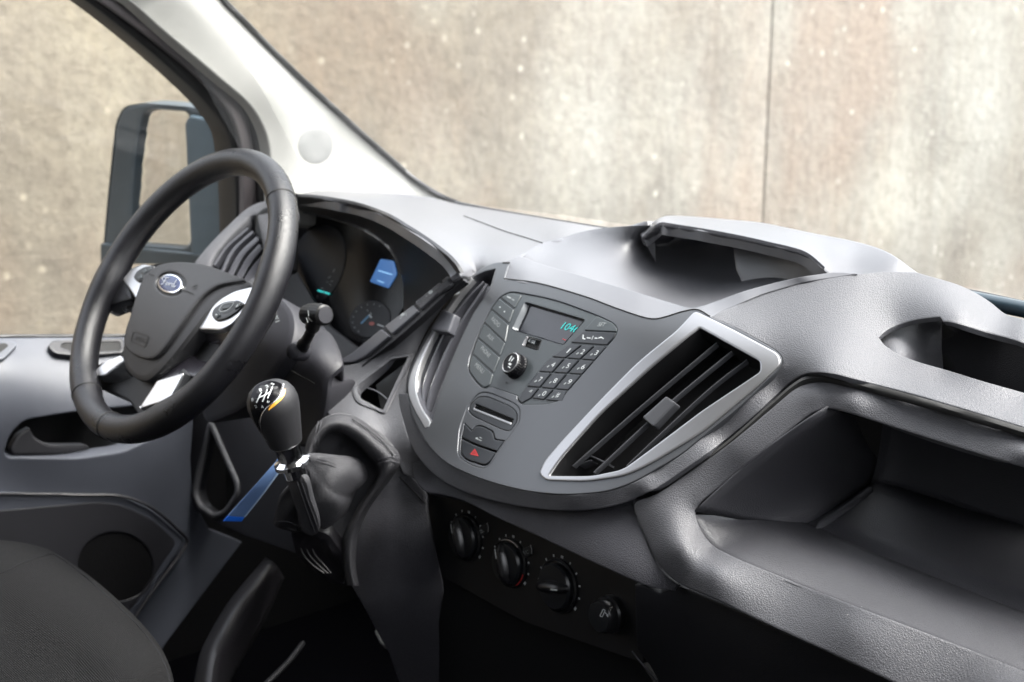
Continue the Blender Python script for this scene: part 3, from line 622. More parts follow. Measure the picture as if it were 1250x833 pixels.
# --- passenger side top
PT = TPS([(867, 388, SF), (910, 404, SF), (950, 428, SF), (952, 448, SF, .002), (920, 482, SF, .002), (860, 533, SF, .002), (800, 577, SF, .002), (750, 601, SF, .002), (690, 606, SF, .002), (640, 601, SF, .002), (590, 588, SF, .002), (545, 565, SF, .002), (515, 530, SF, .002),
          (940, 505, SF, -.001), (870, 553, SF, -.001), (790, 600, SF, .0), (700, 614, SF, .006),
          (960, 479, SF, .008), (885, 543, SF, .010), (782, 611, SF, .012), (700, 623, SF, .015), (620, 615, SF, .015), (560, 597, SF, .015), (520, 572, SF, .015), (495, 535, SF, .014),
          (894, 375, 'y', 1.12), (928, 360, 'y', 1.148), (976, 346, 'y', 1.17), (1043, 334, 'y', 1.20), (1120, 333, 'y', 1.24), (1165, 344, 'y', 1.25), (1193, 358, 'y', 1.26), (1228, 384, 'y', 1.24), (1290, 398, 'y', 1.24),
          (1000, 400, 'y', 1.115), (1005, 458, 'y', 1.055), (1040, 464, 'y', 1.062), (1140, 492, 'y', 1.068), (1250, 524, 'y', 1.07), (1330, 548, 'y', 1.07),
          (1099, 435, 'y', 1.128), (1151, 451, 'y', 1.13), (1250, 480, 'y', 1.13), (1330, 503, 'y', 1.13), (1096, 397, 'y', 1.165), (1150, 386, 'y', 1.165), (1175, 383, 'y', 1.175), (1250, 402, 'y', 1.19), (1330, 420, 'y', 1.19)])
groove_hi = crv([(1340, 549), (1250, 521), (1140, 488), (1085, 473), (1040, 462), (1020, 457), (1000, 455), (982, 457), (966, 466), (940, 489), (910, 517), (880, 541), (840, 570), (800, 597), (778, 608)], 5)
fasc_edge = crv([(868, 388), (890, 397), (910, 407), (935, 421), (950, 431), (955, 440), (950, 451), (930, 472), (900, 500), (860, 532), (830, 556), (800, 574), (775, 588), (745, 599), (715, 603), (690, 604), (660, 602), (630, 597), (600, 589), (570, 578), (545, 565), (525, 546), (512, 525), (503, 505), (498, 480)], 4)
band_out = crv([(778, 608), (760, 615), (735, 621), (700, 624), (660, 622), (620, 616), (585, 607), (555, 596), (530, 580), (508, 556), (495, 530), (488, 505), (486, 480)], 5)
slot_old = rnd([(1073, 412, 3), (1094, 398, 12), (1144, 387.5, 8), (1156, 392, 6), (1172, 396, 8), (1205, 405, 14), (1250, 419, 10), (1340, 447, 1), (1340, 506, 1), (1250, 479, 10), (1151, 450, 10), (1099, 434, 14)], 6)
slot = crv([(1073, 412), (1083, 403), (1098, 396), (1122, 390), (1147, 387)], 5)+[(1151, 393), (1157, 393), (1171, 396), (1205, 405), (1250, 419), (1295, 433)]+[(1340, 447), (1340, 506)]+crv([(1295, 492), (1250, 479), (1200, 465), (1151, 450), (1120, 441), (1095, 431), (1080, 421)], 5)
panel('passenger_top_pad', seam_r+[(1080, 331), (1118, 332)]+crv([(1122, 333), (1150, 341), (1172, 348), (1193, 358), (1210, 369), (1228, 383), (1250, 389), (1340, 410)], 5)+groove_hi+band_out+fasc_edge[::-1], PT, M['pad'], db, holes=[slot], thick=.005, bev=1.4, step=8, es=5)
# scoop left of the slot, dark tray behind it
SC1 = TPS([(1073, 412, 'y', 1.17), (1055, 412, 'y', 1.19), (1094, 398, 'y', 1.19), (1146, 387, 'y', 1.22), (1152, 450, 'y', 1.225), (1099, 435, 'y', 1.13), (1120, 415, 'y', 1.19), (1150, 400, 'y', 1.212), (1150, 425, 'y', 1.215)])
panel('tray_scoop', [(1052, 412), (1070, 395), (1105, 384), (1153, 378), (1149, 392), (1148.5, 405), (1150, 425), (1152, 456), (1125, 456), (1085, 445)], SC1, M['pad'], db, thick=.003, bev=.8, step=6)
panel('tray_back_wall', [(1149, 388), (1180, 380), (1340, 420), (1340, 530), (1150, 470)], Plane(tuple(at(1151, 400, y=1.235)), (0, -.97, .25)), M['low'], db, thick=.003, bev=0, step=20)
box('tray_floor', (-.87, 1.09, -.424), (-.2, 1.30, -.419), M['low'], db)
0 and seam('tray_lip', [(1152, 394), (1158, 390), (1171, 389.5), (1205, 397), (1250, 411), (1340, 437)], PT, .005, M['pad'], db, up=-.002)
# groove shadow and passenger face frame
seam('pad_groove', [(1340, 556), (1250, 527), (1140, 494), (1040, 467), (1005, 460), (983, 462), (968, 470), (940, 494), (880, 546), (800, 601)], SP, .0045, M['gap'], db, up=-.006)
fr_out = crv([(1345, 562), (1250, 532), (1140, 499), (1040, 471), (1018, 466), (1000, 464), (984, 466), (970, 474), (945, 495), (912, 523), (882, 547), (840, 577), (800, 603), (775, 613), (773, 620), (785, 650), (793, 670), (802, 687), (815, 703), (830, 714), (873, 733), (960, 773), (1085, 831), (1180, 876), (1340, 955)], 5)
hole = rnd([(1345, 604, 2), (1250, 572, 8), (1060, 512, 10), (1011, 498, 14), (990, 504, 10), (905, 573, 10), (856, 613, 10), (848, 624, 6), (853, 641, 10), (868, 665, 12), (900, 681, 14), (996, 721, 10), (1250, 818, 8), (1345, 856, 2)], 6)
FRP = TPS([(1345, 560, SP, .010), (1250, 535, SP, .010), (1040, 472, SP, .009), (985, 466, SP, .007), (882, 548, SP, .001), (775, 613, SF, .016), (785, 650, SP, .004), (830, 714, 'y', .955), (960, 773, 'y', .953), (1180, 876, 'y', .953), (1345, 955, 'y', .953),
           (848, 624, SP, .013), (868, 668, 'y', .986), (996, 722, 'y', .984), (1250, 820, 'y', .984), (1345, 858, 'y', .984), (856, 613, SP, .012), (905, 573, SP, .009), (1011, 498, SP, .009), (1060, 513, SP, .008), (1250, 573, SP, .007), (1345, 606, SP, .007),
           (821, 629, SP, -.004), (835, 668, 'y', .958), (873, 696, 'y', .954), (1040, 768, 'y', .954), (1250, 854, 'y', .954), (900, 552, SP, .0), (995, 483, SP, .0), (1040, 490, SP, -.001), (1250, 553, SP, -.001), (1345, 584, SP, -.001)])
panel('passenger_shelf_surround', fr_out, FRP, M['pad'], db, holes=[hole], thick=.012, bev=2.5, step=6, es=4)
# inside of the shelf
ZF = -.56
def ax(px, py, **k): return tuple(at(px, py, **k))
lipf = [(848, 624), (853, 641), (868, 665), (900, 681), (996, 721), (1250, 818), (1345, 856)]
rowA = [tuple(FRP(np.array(float(a)), np.array(float(b)))-np.array([0, 0, .004])) for a, b in lipf]
rowB = [tuple(at(a, b, z=-.548)) for a, b in [(900, 632), (925, 643), (950, 655), (975, 668), (1020, 690), (1250, 775), (1345, 811)]]
rowC = [tuple(at(a, b, z=ZF)) for a, b in [(985, 640), (1000, 645), (1010, 650), (1030, 660), (1070, 677), (1250, 749), (1345, 786)]]
rows('shelf_front_slope', [rowA, rowB, rowC], M['shelf'], db, nu=50, nv=6, thick=.002)
rD = [tuple(at(a, b, z=ZF)) for a, b in [(1062, 590), (1080, 592), (1100, 597), (1140, 609), (1180, 622), (1250, 643), (1345, 672)]]
rows('shelf_floor', [rowC, rD], M['shelf'], db, nu=30, nv=4, thick=.002)
bw0 = [np.array(p) for p in rD]
rows('shelf_back_wall', [rD, [tuple(p+np.array([0, .012, .03])) for p in bw0], [tuple(p+np.array([0, .02, .2])) for p in bw0]], M['shelf'], db, nu=20, nv=4, thick=.002)
lw0 = [tuple(FRP(np.array(848.), np.array(624.))), tuple(FRP(np.array(900.), np.array(577.))), tuple(FRP(np.array(950.), np.array(537.))), tuple(FRP(np.array(1011.), np.array(496.))), tuple(at(1040, 488, y=1.14))]
lw1 = [tuple(at(*q)) if False else q for q in [ax(985, 640, z=ZF), ax(1010, 625, z=ZF+.001), ax(1035, 608, z=ZF+.001), ax(1062, 590, z=ZF), ax(1070, 560, y=1.262)]]
rows('shelf_side_wall', [lw0, [tuple((np.array(a)+np.array(b))/2+np.array([-.004, 0, -.004])) for a, b in zip(lw0, lw1)], lw1], M['shelf'], db, nu=24, nv=5, thick=.002)
tube('shelf_crease', crv([ax(996, 645, z=ZF+.002), ax(1020, 629, z=ZF+.003), ax(1045, 611, z=ZF+.003), ax(1064, 596, z=ZF+.002)], 6), [.001]+[.0045]*17+[.001], M['pad'], db)
# --- lower faces
LF = TPS([(775, 613, SF, .03), (785, 650, SP, .008), (830, 714, 'y', .966), (960, 773, 'y', .966), (1180, 876, 'y', .966), (700, 623, SF, .034), (620, 615, SF, .034), (560, 597, SF, .034), (520, 572, SF, .034), (495, 535, SF, .034),
          (520, 603, SF, .03), (600, 632, SF, .032), (730, 691, SF, .032), (782, 714, SF, .03), (900, 833, 'y', .985), (600, 830, 'y', 1.0), (780, 830, 'y', .985), (1000, 880, 'y', .985)])
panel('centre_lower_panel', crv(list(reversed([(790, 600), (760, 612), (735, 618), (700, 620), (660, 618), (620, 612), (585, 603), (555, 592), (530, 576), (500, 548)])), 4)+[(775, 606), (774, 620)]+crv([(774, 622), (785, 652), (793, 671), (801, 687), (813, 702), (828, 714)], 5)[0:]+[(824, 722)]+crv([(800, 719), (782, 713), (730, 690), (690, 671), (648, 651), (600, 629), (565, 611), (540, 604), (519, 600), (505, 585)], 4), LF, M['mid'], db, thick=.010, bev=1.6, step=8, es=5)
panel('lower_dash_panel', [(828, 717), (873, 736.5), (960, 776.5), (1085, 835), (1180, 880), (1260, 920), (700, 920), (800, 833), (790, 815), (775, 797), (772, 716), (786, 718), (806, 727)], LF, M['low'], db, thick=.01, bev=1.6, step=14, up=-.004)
seam('lower_panel_seam', [(772, 795), (782, 808), (800, 828), (815, 850)], LF, .001, M['mid'], db, up=.0005)
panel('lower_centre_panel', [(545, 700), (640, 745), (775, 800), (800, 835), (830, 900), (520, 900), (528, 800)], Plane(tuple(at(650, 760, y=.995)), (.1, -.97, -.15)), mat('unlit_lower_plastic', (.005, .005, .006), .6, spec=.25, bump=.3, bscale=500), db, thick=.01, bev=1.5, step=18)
# ================================================================== CENTRE FASCIA
fa = thing('centre_fascia', 'bulging satin grey centre fascia with silver edged air vents', 'fascia', tuple(SF(np.array(700.), np.array(480.))))
left_edge = crv([(498, 480), (498, 464), (506, 440), (522, 407), (547, 371), (567, 346), (580, 334), (594, 325), (606, 321), (622, 320.5)], 4)
hR = rnd([(855, 402, 3), (929, 443, 4), (929, 455, 4), (858.5, 502, 10), (796, 549, 14), (762, 574, 10), (724, 582, 10), (672, 582, 3), (687, 560, 10), (734, 507, 14), (796, 450, 14), (838, 415, 8)], 5)
hL = crv([(579, 338), (592, 332), (605, 329)], 3)+crv([(605, 330), (597, 355), (580, 380), (565, 410), (551, 442), (541, 468), (533, 495), (527.5, 516)], 3)+crv([(526, 516), (516, 497), (509, 477), (511, 454), (529, 411), (555, 369), (571, 349)], 4)
radio_out = rnd([(623.4, 356, 8), (675, 365, 30), (729, 385, 20), (749, 394.5, 8), (755, 401.5, 5), (753, 411, 5), (742.5, 422.6, 4), (694.5, 477, 10), (683, 490, 6), (667.6, 494, 6), (637, 494.5, 4), (631, 488, 3), (632, 483.5, 2), (600, 472.5, 3), (591.7, 476, 4), (583, 469, 6), (571.5, 453, 8), (573, 438, 10), (583, 411, 10), (598.4, 378, 10), (610, 363, 6)], 4)
stk = rnd([(590, 479, 6), (599.5, 480.5, 5), (626.4, 491.5, 6), (635, 498, 5), (635, 515, 5), (624.5, 530, 10), (607, 554, 10), (598, 568.6, 4), (592, 572.5, 4), (578, 569.6, 6), (563, 561, 5), (559, 553, 6), (561, 524.5, 10), (571, 495.7, 10), (583, 482, 5)], 4)
panel('fascia_plate', [(616, 342)]+fasc_top[1:]+[(x, y) for x, y in fasc_edge[1:]]+left_edge[1:], SF, M['fascia'], fa, holes=[hR, hL, radio_out, stk], thick=.008, bev=1.0, step=9, es=4, up=.001)
# soft crease flanks on the plate
panel('fascia_slit', rnd([(614, 321), (623, 321), (623, 322.5), (614, 322.5)], .5), SF, M['gap'], fa, thick=.001, bev=.2, up=.0016)
# silver vent trims
fr_o = rnd([(800, 391.5, 1)][:0]+[(849, 381, 6), (890, 400.6, 20), (951, 433, 8), (955, 445, 8), (930, 470, 14), (858.5, 529.5, 20), (796, 567.5, 20), (765, 582, 14), (718, 589, 14), (668, 587.5, 7), (659, 579.5, 5), (665, 565, 8), (687, 539, 14), (734, 489, 20), (780.5, 442, 20), (827, 405, 10)], 5)
def vent(label, loc): return thing('air_vent', label, 'air vent', loc, 'dashboard air vents')
vR = vent('silver framed air vent at the right end of the centre fascia, below the storage bowl', tuple(SF(np.array(800.), np.array(490.))))
panel('vent_frame', fr_o, SF, M['silver'], vR, holes=[hR], thick=.012, bev=1.9, step=4, es=2.5, up=.0028)
SB = lambda px, py: SF(px, py)+ray(px, py)*.022
SBo = lambda d: (lambda px, py: SF(px, py)+np.array([.0, .81, -.58])*d)
SBn = lambda d: Curved(lambda x, z: fF(x, z)+d*1.23)
# dark chamfer inside, deepening
def funnel(outline, k, depth, mat_, par, name='vent_throat'):
    O = resample(outline, 5); c = O.mean(0); P = SF(O[:, 0], O[:, 1])+normals(SF, O[:, 0], O[:, 1])*.001
    inn_ = c+(O-c)*k; Q = SBo(depth)(inn_[:, 0], inn_[:, 1]); n = len(O); V = list(P)+list(Q)+list(Q+np.array([0, .03, -.02]))
    F = [(i, (i+1) % n, n+(i+1) % n, n+i) for i in range(n)]+[(n+i, n+(i+1) % n, 2*n+(i+1) % n, 2*n+i) for i in range(n)]+[tuple(2*n+i for i in range(n))]
    return link(name, V, F, mat_, par, True, None, 30)
funnel(hR, .955, .012, M['black'], vR)
def blade(path, S, wpx, dep, mat_, par, name='slat', tilt=(0, 0, 0), n=4):
    """a louvre: front edge along path on S, going dep m back"""
    X = np.array(crv(path, n)); P = S(X[:, 0], X[:, 1]); N = normals(S, X[:, 0], X[:, 1]); T = np.gradient(P, axis=0); T /= np.linalg.norm(T, axis=1)[:, None]
    B = np.cross(N, T); h = wpx*(P@FW)/FPX/2; h = h[:, None]; bk = -N*dep+np.array(tilt)
    V = []; m = len(P)
    for q in (P-B*h*.5+N*.0006, P-B*h, P-B*h+bk, P+B*h+bk, P+B*h, P+B*h*.5+N*.0006): V += list(q)
    F = [(k*m+i, k*m+i+1, ((k+1) % 6)*m+i+1, ((k+1) % 6)*m+i) for k in range(6) for i in range(m-1)]+[tuple(k*m for k in range(6)), tuple(k*m+m-1 for k in range(6))]
    return link(name, V, F, mat_, par, True, None, 50)
SV = SBn(.011)
def sh(path, d=11): return path
blade([(877, 417), (790, 490), (699, 569)], SV, 2.2, .006, M['slat'], vR)
blade([(897, 426), (815, 494), (725, 577)], SV, 2.4, .006, M['slat'], vR)
blade([(915, 437), (872, 470), (833, 505), (765, 569)], SV, 2.2, .006, M['slat'], vR)
for a, b in [((690, 572), (722, 562)), ((712, 553), (742, 566))]:
    blade([a, b], SBn(.022), 2.2, .012, M['slat'], vR, 'cross_vane')
panel('tab', rnd([(787, 512, 2), (816, 486, 2), (829, 495, 3), (801, 524, 3)], 3), SV, M['slat'], vR, thick=.008, bev=2.2, up=.006, step=5, es=3)
# left vent
vL = vent('narrow looking air vent on the far end of the centre fascia beside the radio keys', tuple(SF(np.array(550.), np.array(420.))))
frL = crv([(578, 342), (571, 350), (555, 370), (529, 412), (511, 455), (509, 476), (515, 496), (527, 516)], 4)+[(525, 521), (520, 523)]+crv([(519, 522), (506, 499), (499.5, 482), (500, 465), (509, 440), (527, 406), (549, 371), (566, 347), (575, 337)], 4)
panel('vent_frame', frL, SF, mat('bright_satin_trim', (.62, .62, .63), .32, metal=.9), vL, thick=.006, bev=1.0, step=6, es=4, up=.0016)
funnel(hL, .97, .012, M['slatg'], vL)
p1 = [(590, 344), (573, 362), (556, 384), (534, 425), (518, 468), (515, 494)]
p2 = [(594, 347), (581, 366), (565, 390), (543, 432), (526, 476), (520, 505)]
p3 = [(598, 350), (588, 373), (574, 399), (552, 444), (536, 485), (526, 513)]
for p_, w_ in ((p1, 4.5), (p2, 5.5), (p3, 8)): blade(p_, SBn(.006), w_, .016, M['slatg'], vL)
panel('tab', rnd([(529, 405, 2), (543, 380, 2), (559, 386, 2), (551, 409, 2)], 3), SF, M['slatg'], vL, thick=.009, bev=2, up=.006, step=5, es=3)

# ================================================================== RADIO
ra = thing('car_radio', 'angular dark car radio with clock display, volume knob and number keys', 'radio', tuple(SF(np.array(650.), np.array(425.))))
RB = lambda px, py: SF(px, py)
disp_h = rnd([(640.7, 368.5, 3), (714, 390, 3), (687.5, 420.5, 2), (625, 402, 3)], 4)
usb_h = rnd([(637, 421.5, 1.5), (642.6, 410.5, 1.5), (660.5, 415.5, 1.5), (656, 427.5, 1.5)], 3)
panel('face_plate', radio_out, RB, M['radio'], ra, holes=[disp_h, usb_h], thick=.006, bev=1.0, step=10, es=4, up=-.0004)
panel('shadow_gap', [(x, y) for x, y in resample(radio_out, 5)], SBn(.004), M['gap'], ra, holes=[[(635, 366), (720, 388), (694, 426), (620, 406)], [(634, 424), (641, 407), (664, 413), (660, 431)]], thick=.002, bev=0)
# display well
def well(outline, k, depth, mat_, par, name, shift=(0, 0)):
    O = resample(outline, 4); c = O.mean(0)+np.array(shift); P = SF(O[:, 0], O[:, 1]); I_ = c+(O-O.mean(0))*k; Q = SBo(depth)(I_[:, 0], I_[:, 1]); n = len(O)
    return link(name, list(P)+list(Q), [(i, (i+1) % n, n+(i+1) % n, n+i) for i in range(n)], mat_, par, True, None, 30), [tuple(i) for i in I_]
wl_, inn2 = well(disp_h, .93, .006, M['silver'], ra, 'display_bezel', (0, 0))
wl_.data.materials[0] = mat('bezel_grey', (.07, .075, .08), .3, metal=.4)
SD = SBn(.006)
dsp = panel('display', [(638, 372), (716, 388), (692, 423), (622, 402)], SD, M['screen'], ra, thick=.002, bev=0, step=10)
text('1046', (684.5, 401.5), (704, 407.5), SD, 9.5, M['cyan'], dsp, up=.0006, shear=.25, name='clock_digits')
decal('signal_mark', [line((687, 414.5), (691, 415.5), .8)], SD, M['red'], dsp)
wl2, _ = well(usb_h, .9, .004, M['silver'], ra, 'socket_bezel')
panel('usb_socket', [(636, 422), (642, 409), (662, 415), (657, 429)], SBn(.005), M['gap'], ra, thick=.001, bev=0)
panel('socket_tongue', [(643, 417), (646, 412), (655, 415), (652, 421)], SBn(.003), M['radio'], ra, thick=.002, bev=.3)
decal('socket_marks', [line((646, 417.5), (648.5, 413), 1), line((649.5, 418.5), (653, 419.5), .8), line((650.5, 416.5), (654, 417.5), .8)], SBn(.003), M['white'], ra, .0008)
# left keys
Lo = [(622, 357), (611, 364), (600, 379), (592, 395), (584, 412), (577.5, 432), (573.5, 441), (572.8, 453), (583, 467.5), (592, 474.5)]
Ck = [(636.5, 361.5), (628, 377), (621.3, 395.5), (619, 408), (617, 419), (609.8, 435.5), (602, 456.5), (598.5, 471)]
keysL = [
 rnd([(612, 363.5, 1), (623, 357.8, 4), (636.5, 361.5, 1), (628, 376.5, 1)], 3),
 rnd([(610, 365, 1), (627.3, 378.8, 1), (621.5, 394.5, 1), (600.3, 377.5, 1)], 3),
 rnd([(599.4, 379, 1), (620.8, 397, 1), (619, 408, 3), (617, 417.5, 1), (592, 394, 1)], 3),
 rnd([(591.3, 395.5, 1), (616.5, 419.5, 1), (610.3, 434.5, 1), (584, 412, 1)], 3),
 rnd([(583.4, 413.8, 1), (609.8, 436.8, 1), (602.7, 455.3, 1), (577.6, 432, 1)], 3),
 rnd([(577, 434, 1), (601.9, 457.6, 1), (598.3, 470.5, 2), (592, 474, 3), (584, 467.5, 4), (573, 452.5, 5), (574, 441, 4)], 3)]
labs = [None, None, ('RADIO', (600.5, 391.5), (609.5, 401)), ('AUX', (595.5, 411.5), (602, 418)), ('PHONE', (587.5, 427), (597.5, 438)), ('MENU', (580.5, 447.5), (590, 457.5))]
for k_, lb in zip(keysL, labs):
    ko = panel('button', k_, RB, M['key'], ra, thick=.004, bev=.9, step=6, es=3, up=.0012)
    if lb: text(lb[0], lb[1], lb[2], RB, 5.2, M['whitedim'], ko, up=.0018)
    elif k_ is keysL[1]: decal('print', [ell(611.5, 376, 1, .9, 0, 10), ell(617, 381.5, 1, .9, 0, 10)], RB, M['white'], ko, .0018)
    else: decal('print', [line((620, 363), (625, 365.5), 1.6), line((626, 366.5), (629, 368), 1.6)], RB, M['whitedim'], ko, .0018)
panel('button', rnd([(729, 386.5, 2), (748.5, 395, 6), (753.8, 401.5, 4), (752.5, 405.5, 1), (713.5, 403.5, 1)], 3), RB, M['key'], ra, thick=.004, bev=.9, step=6, es=3, up=.0012)
text('SET', (730, 399.5), (739.5, 399.8), RB, 5, M['whitedim'], ra, up=.0018, shear=.3)
panel('button', rnd([(712, 405, 1), (752, 407, 1), (750, 413, 3), (742, 421.5, 1), (697, 418.3, 1)], 3), RB, M['keydark'], ra, thick=.004, bev=.9, step=6, es=3, up=.0012)
decal('phone_symbols', [[(712.5, 409.5), (714, 410), (713.6, 413.4), (716, 414.6), (715.3, 415.8), (712, 414.6)], line((717.5, 413.4), (722, 413.8), 1.3), line((723.5, 415.6), (725.5, 411), .7), line((727, 413.8), (730.5, 414), 1.3), [(731.5, 413.4), (735, 412), (738, 414), (738, 415.2), (735, 413.4), (731.5, 414.6)]], RB, M['white'], ra, .0018)
cr_ = [((695.5, 421), (742, 424)), ((671.5, 437), (726.5, 441.5)), ((656, 455), (711, 458.5)), ((641.5, 473), (694, 478)), ((633, 485), (680, 491.5))]
def lerp(a, b, t): return (a[0]+(b[0]-a[0])*t, a[1]+(b[1]-a[1])*t)
dig = [['1', '2', '3'], ['4', '5', '6'], ['7', '8', '9'], ['*', '0', '#']]
for r_ in range(4):
    tL, tR = cr_[r_]; bL, bR = cr_[r_+1]
    for c in range(3):
        a, b = c/3+.015, (c+1)/3-.015
        q = [lerp(tL, tR, a), lerp(tL, tR, b), lerp(bL, bR, b), lerp(bL, bR, a)]
        q = [q[0], q[1], lerp(q[2], q[1], .07), lerp(q[3], q[0], .07)]
        if r_ == 0 and c == 0: q = [(695.5, 421), q[1], q[2], q[3], (690, 425)]
        if r_ == 3: q = [q[0], q[1], (q[1][0]-6 if c == 2 else q[2][0], q[2][1]), q[3]] if c else [q[0], q[1], q[2], (637, 492.5), (632.5, 488)]
        ko = panel('button', rnd(q, 1.2, 3), RB, M['keydark'], ra, thick=.004, bev=1, step=6, es=3, up=.0012)
        m = lerp(lerp(tL, tR, (c+.5)/3), lerp(bL, bR, (c+.5)/3), .5)
        text(dig[r_][c], (m[0]+.3, m[1]+2), (m[0]+4.3, m[1]+2.6), RB, 6.2, M['white'], ko, up=.0018, shear=.25)
        if r_*3+c not in (0, 9): decal('letters', [line((m[0]-4, m[1]+2.6), (m[0]-1.2, m[1]+.6), 1.4)], RB, M['whitedim'], ko, .0018)
decal('pinhole', [ell(618.5, 467.5, 1, .8, 0, 10)], RB, M['gap'], ra, .0006)
# volume knob with a knurled skirt
kc = RB(np.array(632.), np.array(448.5)); kn = normals(RB, np.array(632.), np.array(448.5))
kx = np.cross(kn, [0, 0, 1.])
knob = lathe('volume_knob', [(.0150, .0), (.0152, .0015), (.0138, .003), (.0135, .011), (.0122, .0128)], kc, kn, M['gloss'], ra, n=96, xdir=kx, fn=lambda i, t: 1+(.035*math.cos(32*t) if i in (2, 3) else 0))
lathe('knob_ring', [(.0124, .0118), (.0126, .0128), (.0119, .0134), (.0113, .0130)], kc, kn, M['silver'], knob, n=48, xdir=kx, caps=False)
lathe('knob_face', [(.0113, .0120), (.0105, .0128), (.006, .0126), (.0005, .0126)], kc, kn, M['keydark'], knob, n=40, xdir=kx)
KP = Plane(kc+kn*.0127, kn)
decal('knob_symbols', [line((621.5, 441), (625, 435), 1.1), line((624, 441.5), (627.5, 437), 1.1), line((620.5, 447.5), (623, 449.5), 1.2)]+[ell(622.8, 444.8, 2.0, 1.5, 20, 12)], KP, M['white'], knob, .0004)

# ---- lower stack: card slot, locking button, hazard button
cs = thing('switch_stack', 'small black unit below the radio with disc slot and hazard button', 'switch unit', tuple(SF(np.array(600.), np.array(525.))))
slot_o = rnd([(584, 484.5, 4), (595.7, 484.5, 4), (624.5, 496.8, 5), (631.5, 504, 4), (631.5, 515, 4), (622.6, 527, 4), (613, 525, 6), (576.5, 508, 6), (571.5, 501.4, 4), (573.2, 495, 4)], 4)
slot_h = rnd([(580.5, 493.5, 1), (626.4, 512, 1), (624, 518, 1), (578.4, 499.5, 1)], 3)
b1_o = rnd([(567.8, 517.5, 1), (576.5, 526.8, 2), (581.5, 520.6, 3), (588, 520.6, 3), (601.4, 527, 3), (603.8, 537, 2), (616, 539, 1), (607, 551.2, 1.5), (582, 543, 8), (564, 534.5, 2)], 4)
b2_o = rnd([(563.8, 536, 1.5), (581.5, 544.8, 8), (606, 553, 1.5), (597.6, 564.5, 4), (592, 568.2, 4), (569, 561, 5), (563, 553.5, 4)], 4)
panel('surround_plate', stk, SF, M['fascia'], cs, holes=[slot_o, b1_o[:0]+rnd([(567.2, 516.5, 1), (576.5, 526, 2), (581, 519.6, 3), (588.3, 519.6, 3), (602.2, 526.3, 3), (604.5, 536, 2), (617.6, 538.3, 1), (598.3, 565.6, 4), (592, 569.6, 4), (568.5, 562, 5), (562, 553.5, 4), (563.2, 535, 2)], 4)], thick=.006, bev=.9, step=6, es=3, up=.0004)
panel('shadow_gap', stk, SBn(.005), M['gap'], cs, thick=.002, bev=0)
panel('disc_slot', slot_o, SF, M['keydark'], cs, holes=[slot_h], thick=.006, bev=1.2, step=5, es=3, up=.0002)
panel('slot_lip', rnd([(578.5, 498.5, .5), (624.5, 516.5, .5), (623.8, 519.2, .5), (578, 501.2, .5)], 2), SF, M['silver'], cs, thick=.002, bev=.5, es=3, up=.0010)
bt = panel('button', b1_o, SF, M['keydark'], cs, thick=.004, bev=1.2, step=5, es=3, up=.001)
decal('lock_symbol', [ell(583, 536, 1.6, 1.2, 0, 10), line((584, 537), (589, 539), 1), line((586.5, 534.5), (589.5, 536), 1)], SF, M['whitedim'], bt, .0015)
bt = panel('button', b2_o, SF, M['keydark'], cs, thick=.004, bev=1.2, step=5, es=3, up=.001)
def tri(c, r, w): 
    A = [(c[0]+.8, c[1]-r), (c[0]+r*1.05, c[1]+r*.85), (c[0]-r*1.0, c[1]+r*.35)]; g = (sum(p[0] for p in A)/3, sum(p[1] for p in A)/3); return A, g
A, g_ = tri((580, 553.5), 5, 1); B = [lerp(p, g_, .42) for p in A]; C2 = [lerp(p, g_, .62) for p in A]; D2 = [lerp(p, g_, .85) for p in A]
decal('hazard_triangle', [[A[i], A[(i+1) % 3], B[(i+1) % 3], B[i]] for i in range(3)]+[[C2[i], C2[(i+1) % 3], D2[(i+1) % 3], D2[i]] for i in range(3)], SF, M['red'], bt, .0015)

# ================================================================== LEFT SIDE OF THE CENTRE: SWITCH STRIP AND POCKET
DL = TPS([(402, 446, 'y', .99), (440, 443, 'y', 1.0), (480, 412, 'y', 1.02), (515, 382, 'y', 1.04), (556, 345, 'y', 1.06), (590, 324, SF, .004), (567, 344, SF, .004), (547, 369, SF, .005), (521, 405, SF, .006), (504, 438, SF, .006), (495, 465, SF, .006), (493, 500, SF, .008), (510, 548, SF, .02), (495, 562, SF, .03), (470, 540, 'y', .95), (443, 521, 'y', .935), (410, 505, 'y', .93), (395, 480, 'y', .95), (460, 505, 'y', .965), (430, 470, 'y', .975)])
pocket = rnd([(436, 474, 5), (470, 447, 10), (478, 437, 4), (502, 434, 5), (468, 502, 3), (440, 487, 5)], 5)
panel('switch_surround', crv([(400, 447), (418, 446), (436, 443), (447, 437)], 3)+[(480, 412.5), (514, 382), (543, 354), (560, 343.5), (568, 341)]+[(x-1.5, y-.5) for x, y in left_edge[::-1][4:] if y > 343]+crv([(490, 482), (491, 500), (497, 528), (508, 552), (524, 572), (528, 580), (505, 585)], 4)+[(492, 578), (484, 560), (464, 538), (443, 523), (420, 510), (402, 508), (393, 492), (392, 470)], DL, M['pad'], db, holes=[pocket], thick=.008, bev=2, step=7, es=4)
panel('pocket_bezel', rnd([(428, 475, 8), (466, 445, 8), (478, 435, 4), (506, 431, 5), (471, 508, 6), (434, 493, 8)], 5), DL, M['pad'], db, holes=[pocket], thick=.006, bev=3, step=5, es=3, up=.003)
PB = lambda px, py: DL(px, py)+np.array([0, .05, -.01])
panel('pocket_back', [(420, 470), (480, 425), (515, 425), (480, 520), (425, 500)], PB, M['black'], db, thick=.002, bev=0)
panel('pocket_divider', [(478, 438), (501, 436), (470, 500), (476, 470)], lambda px, py: DL(px, py)+np.array([0, .02, 0]), M['low'], db, thick=.002, bev=.5)
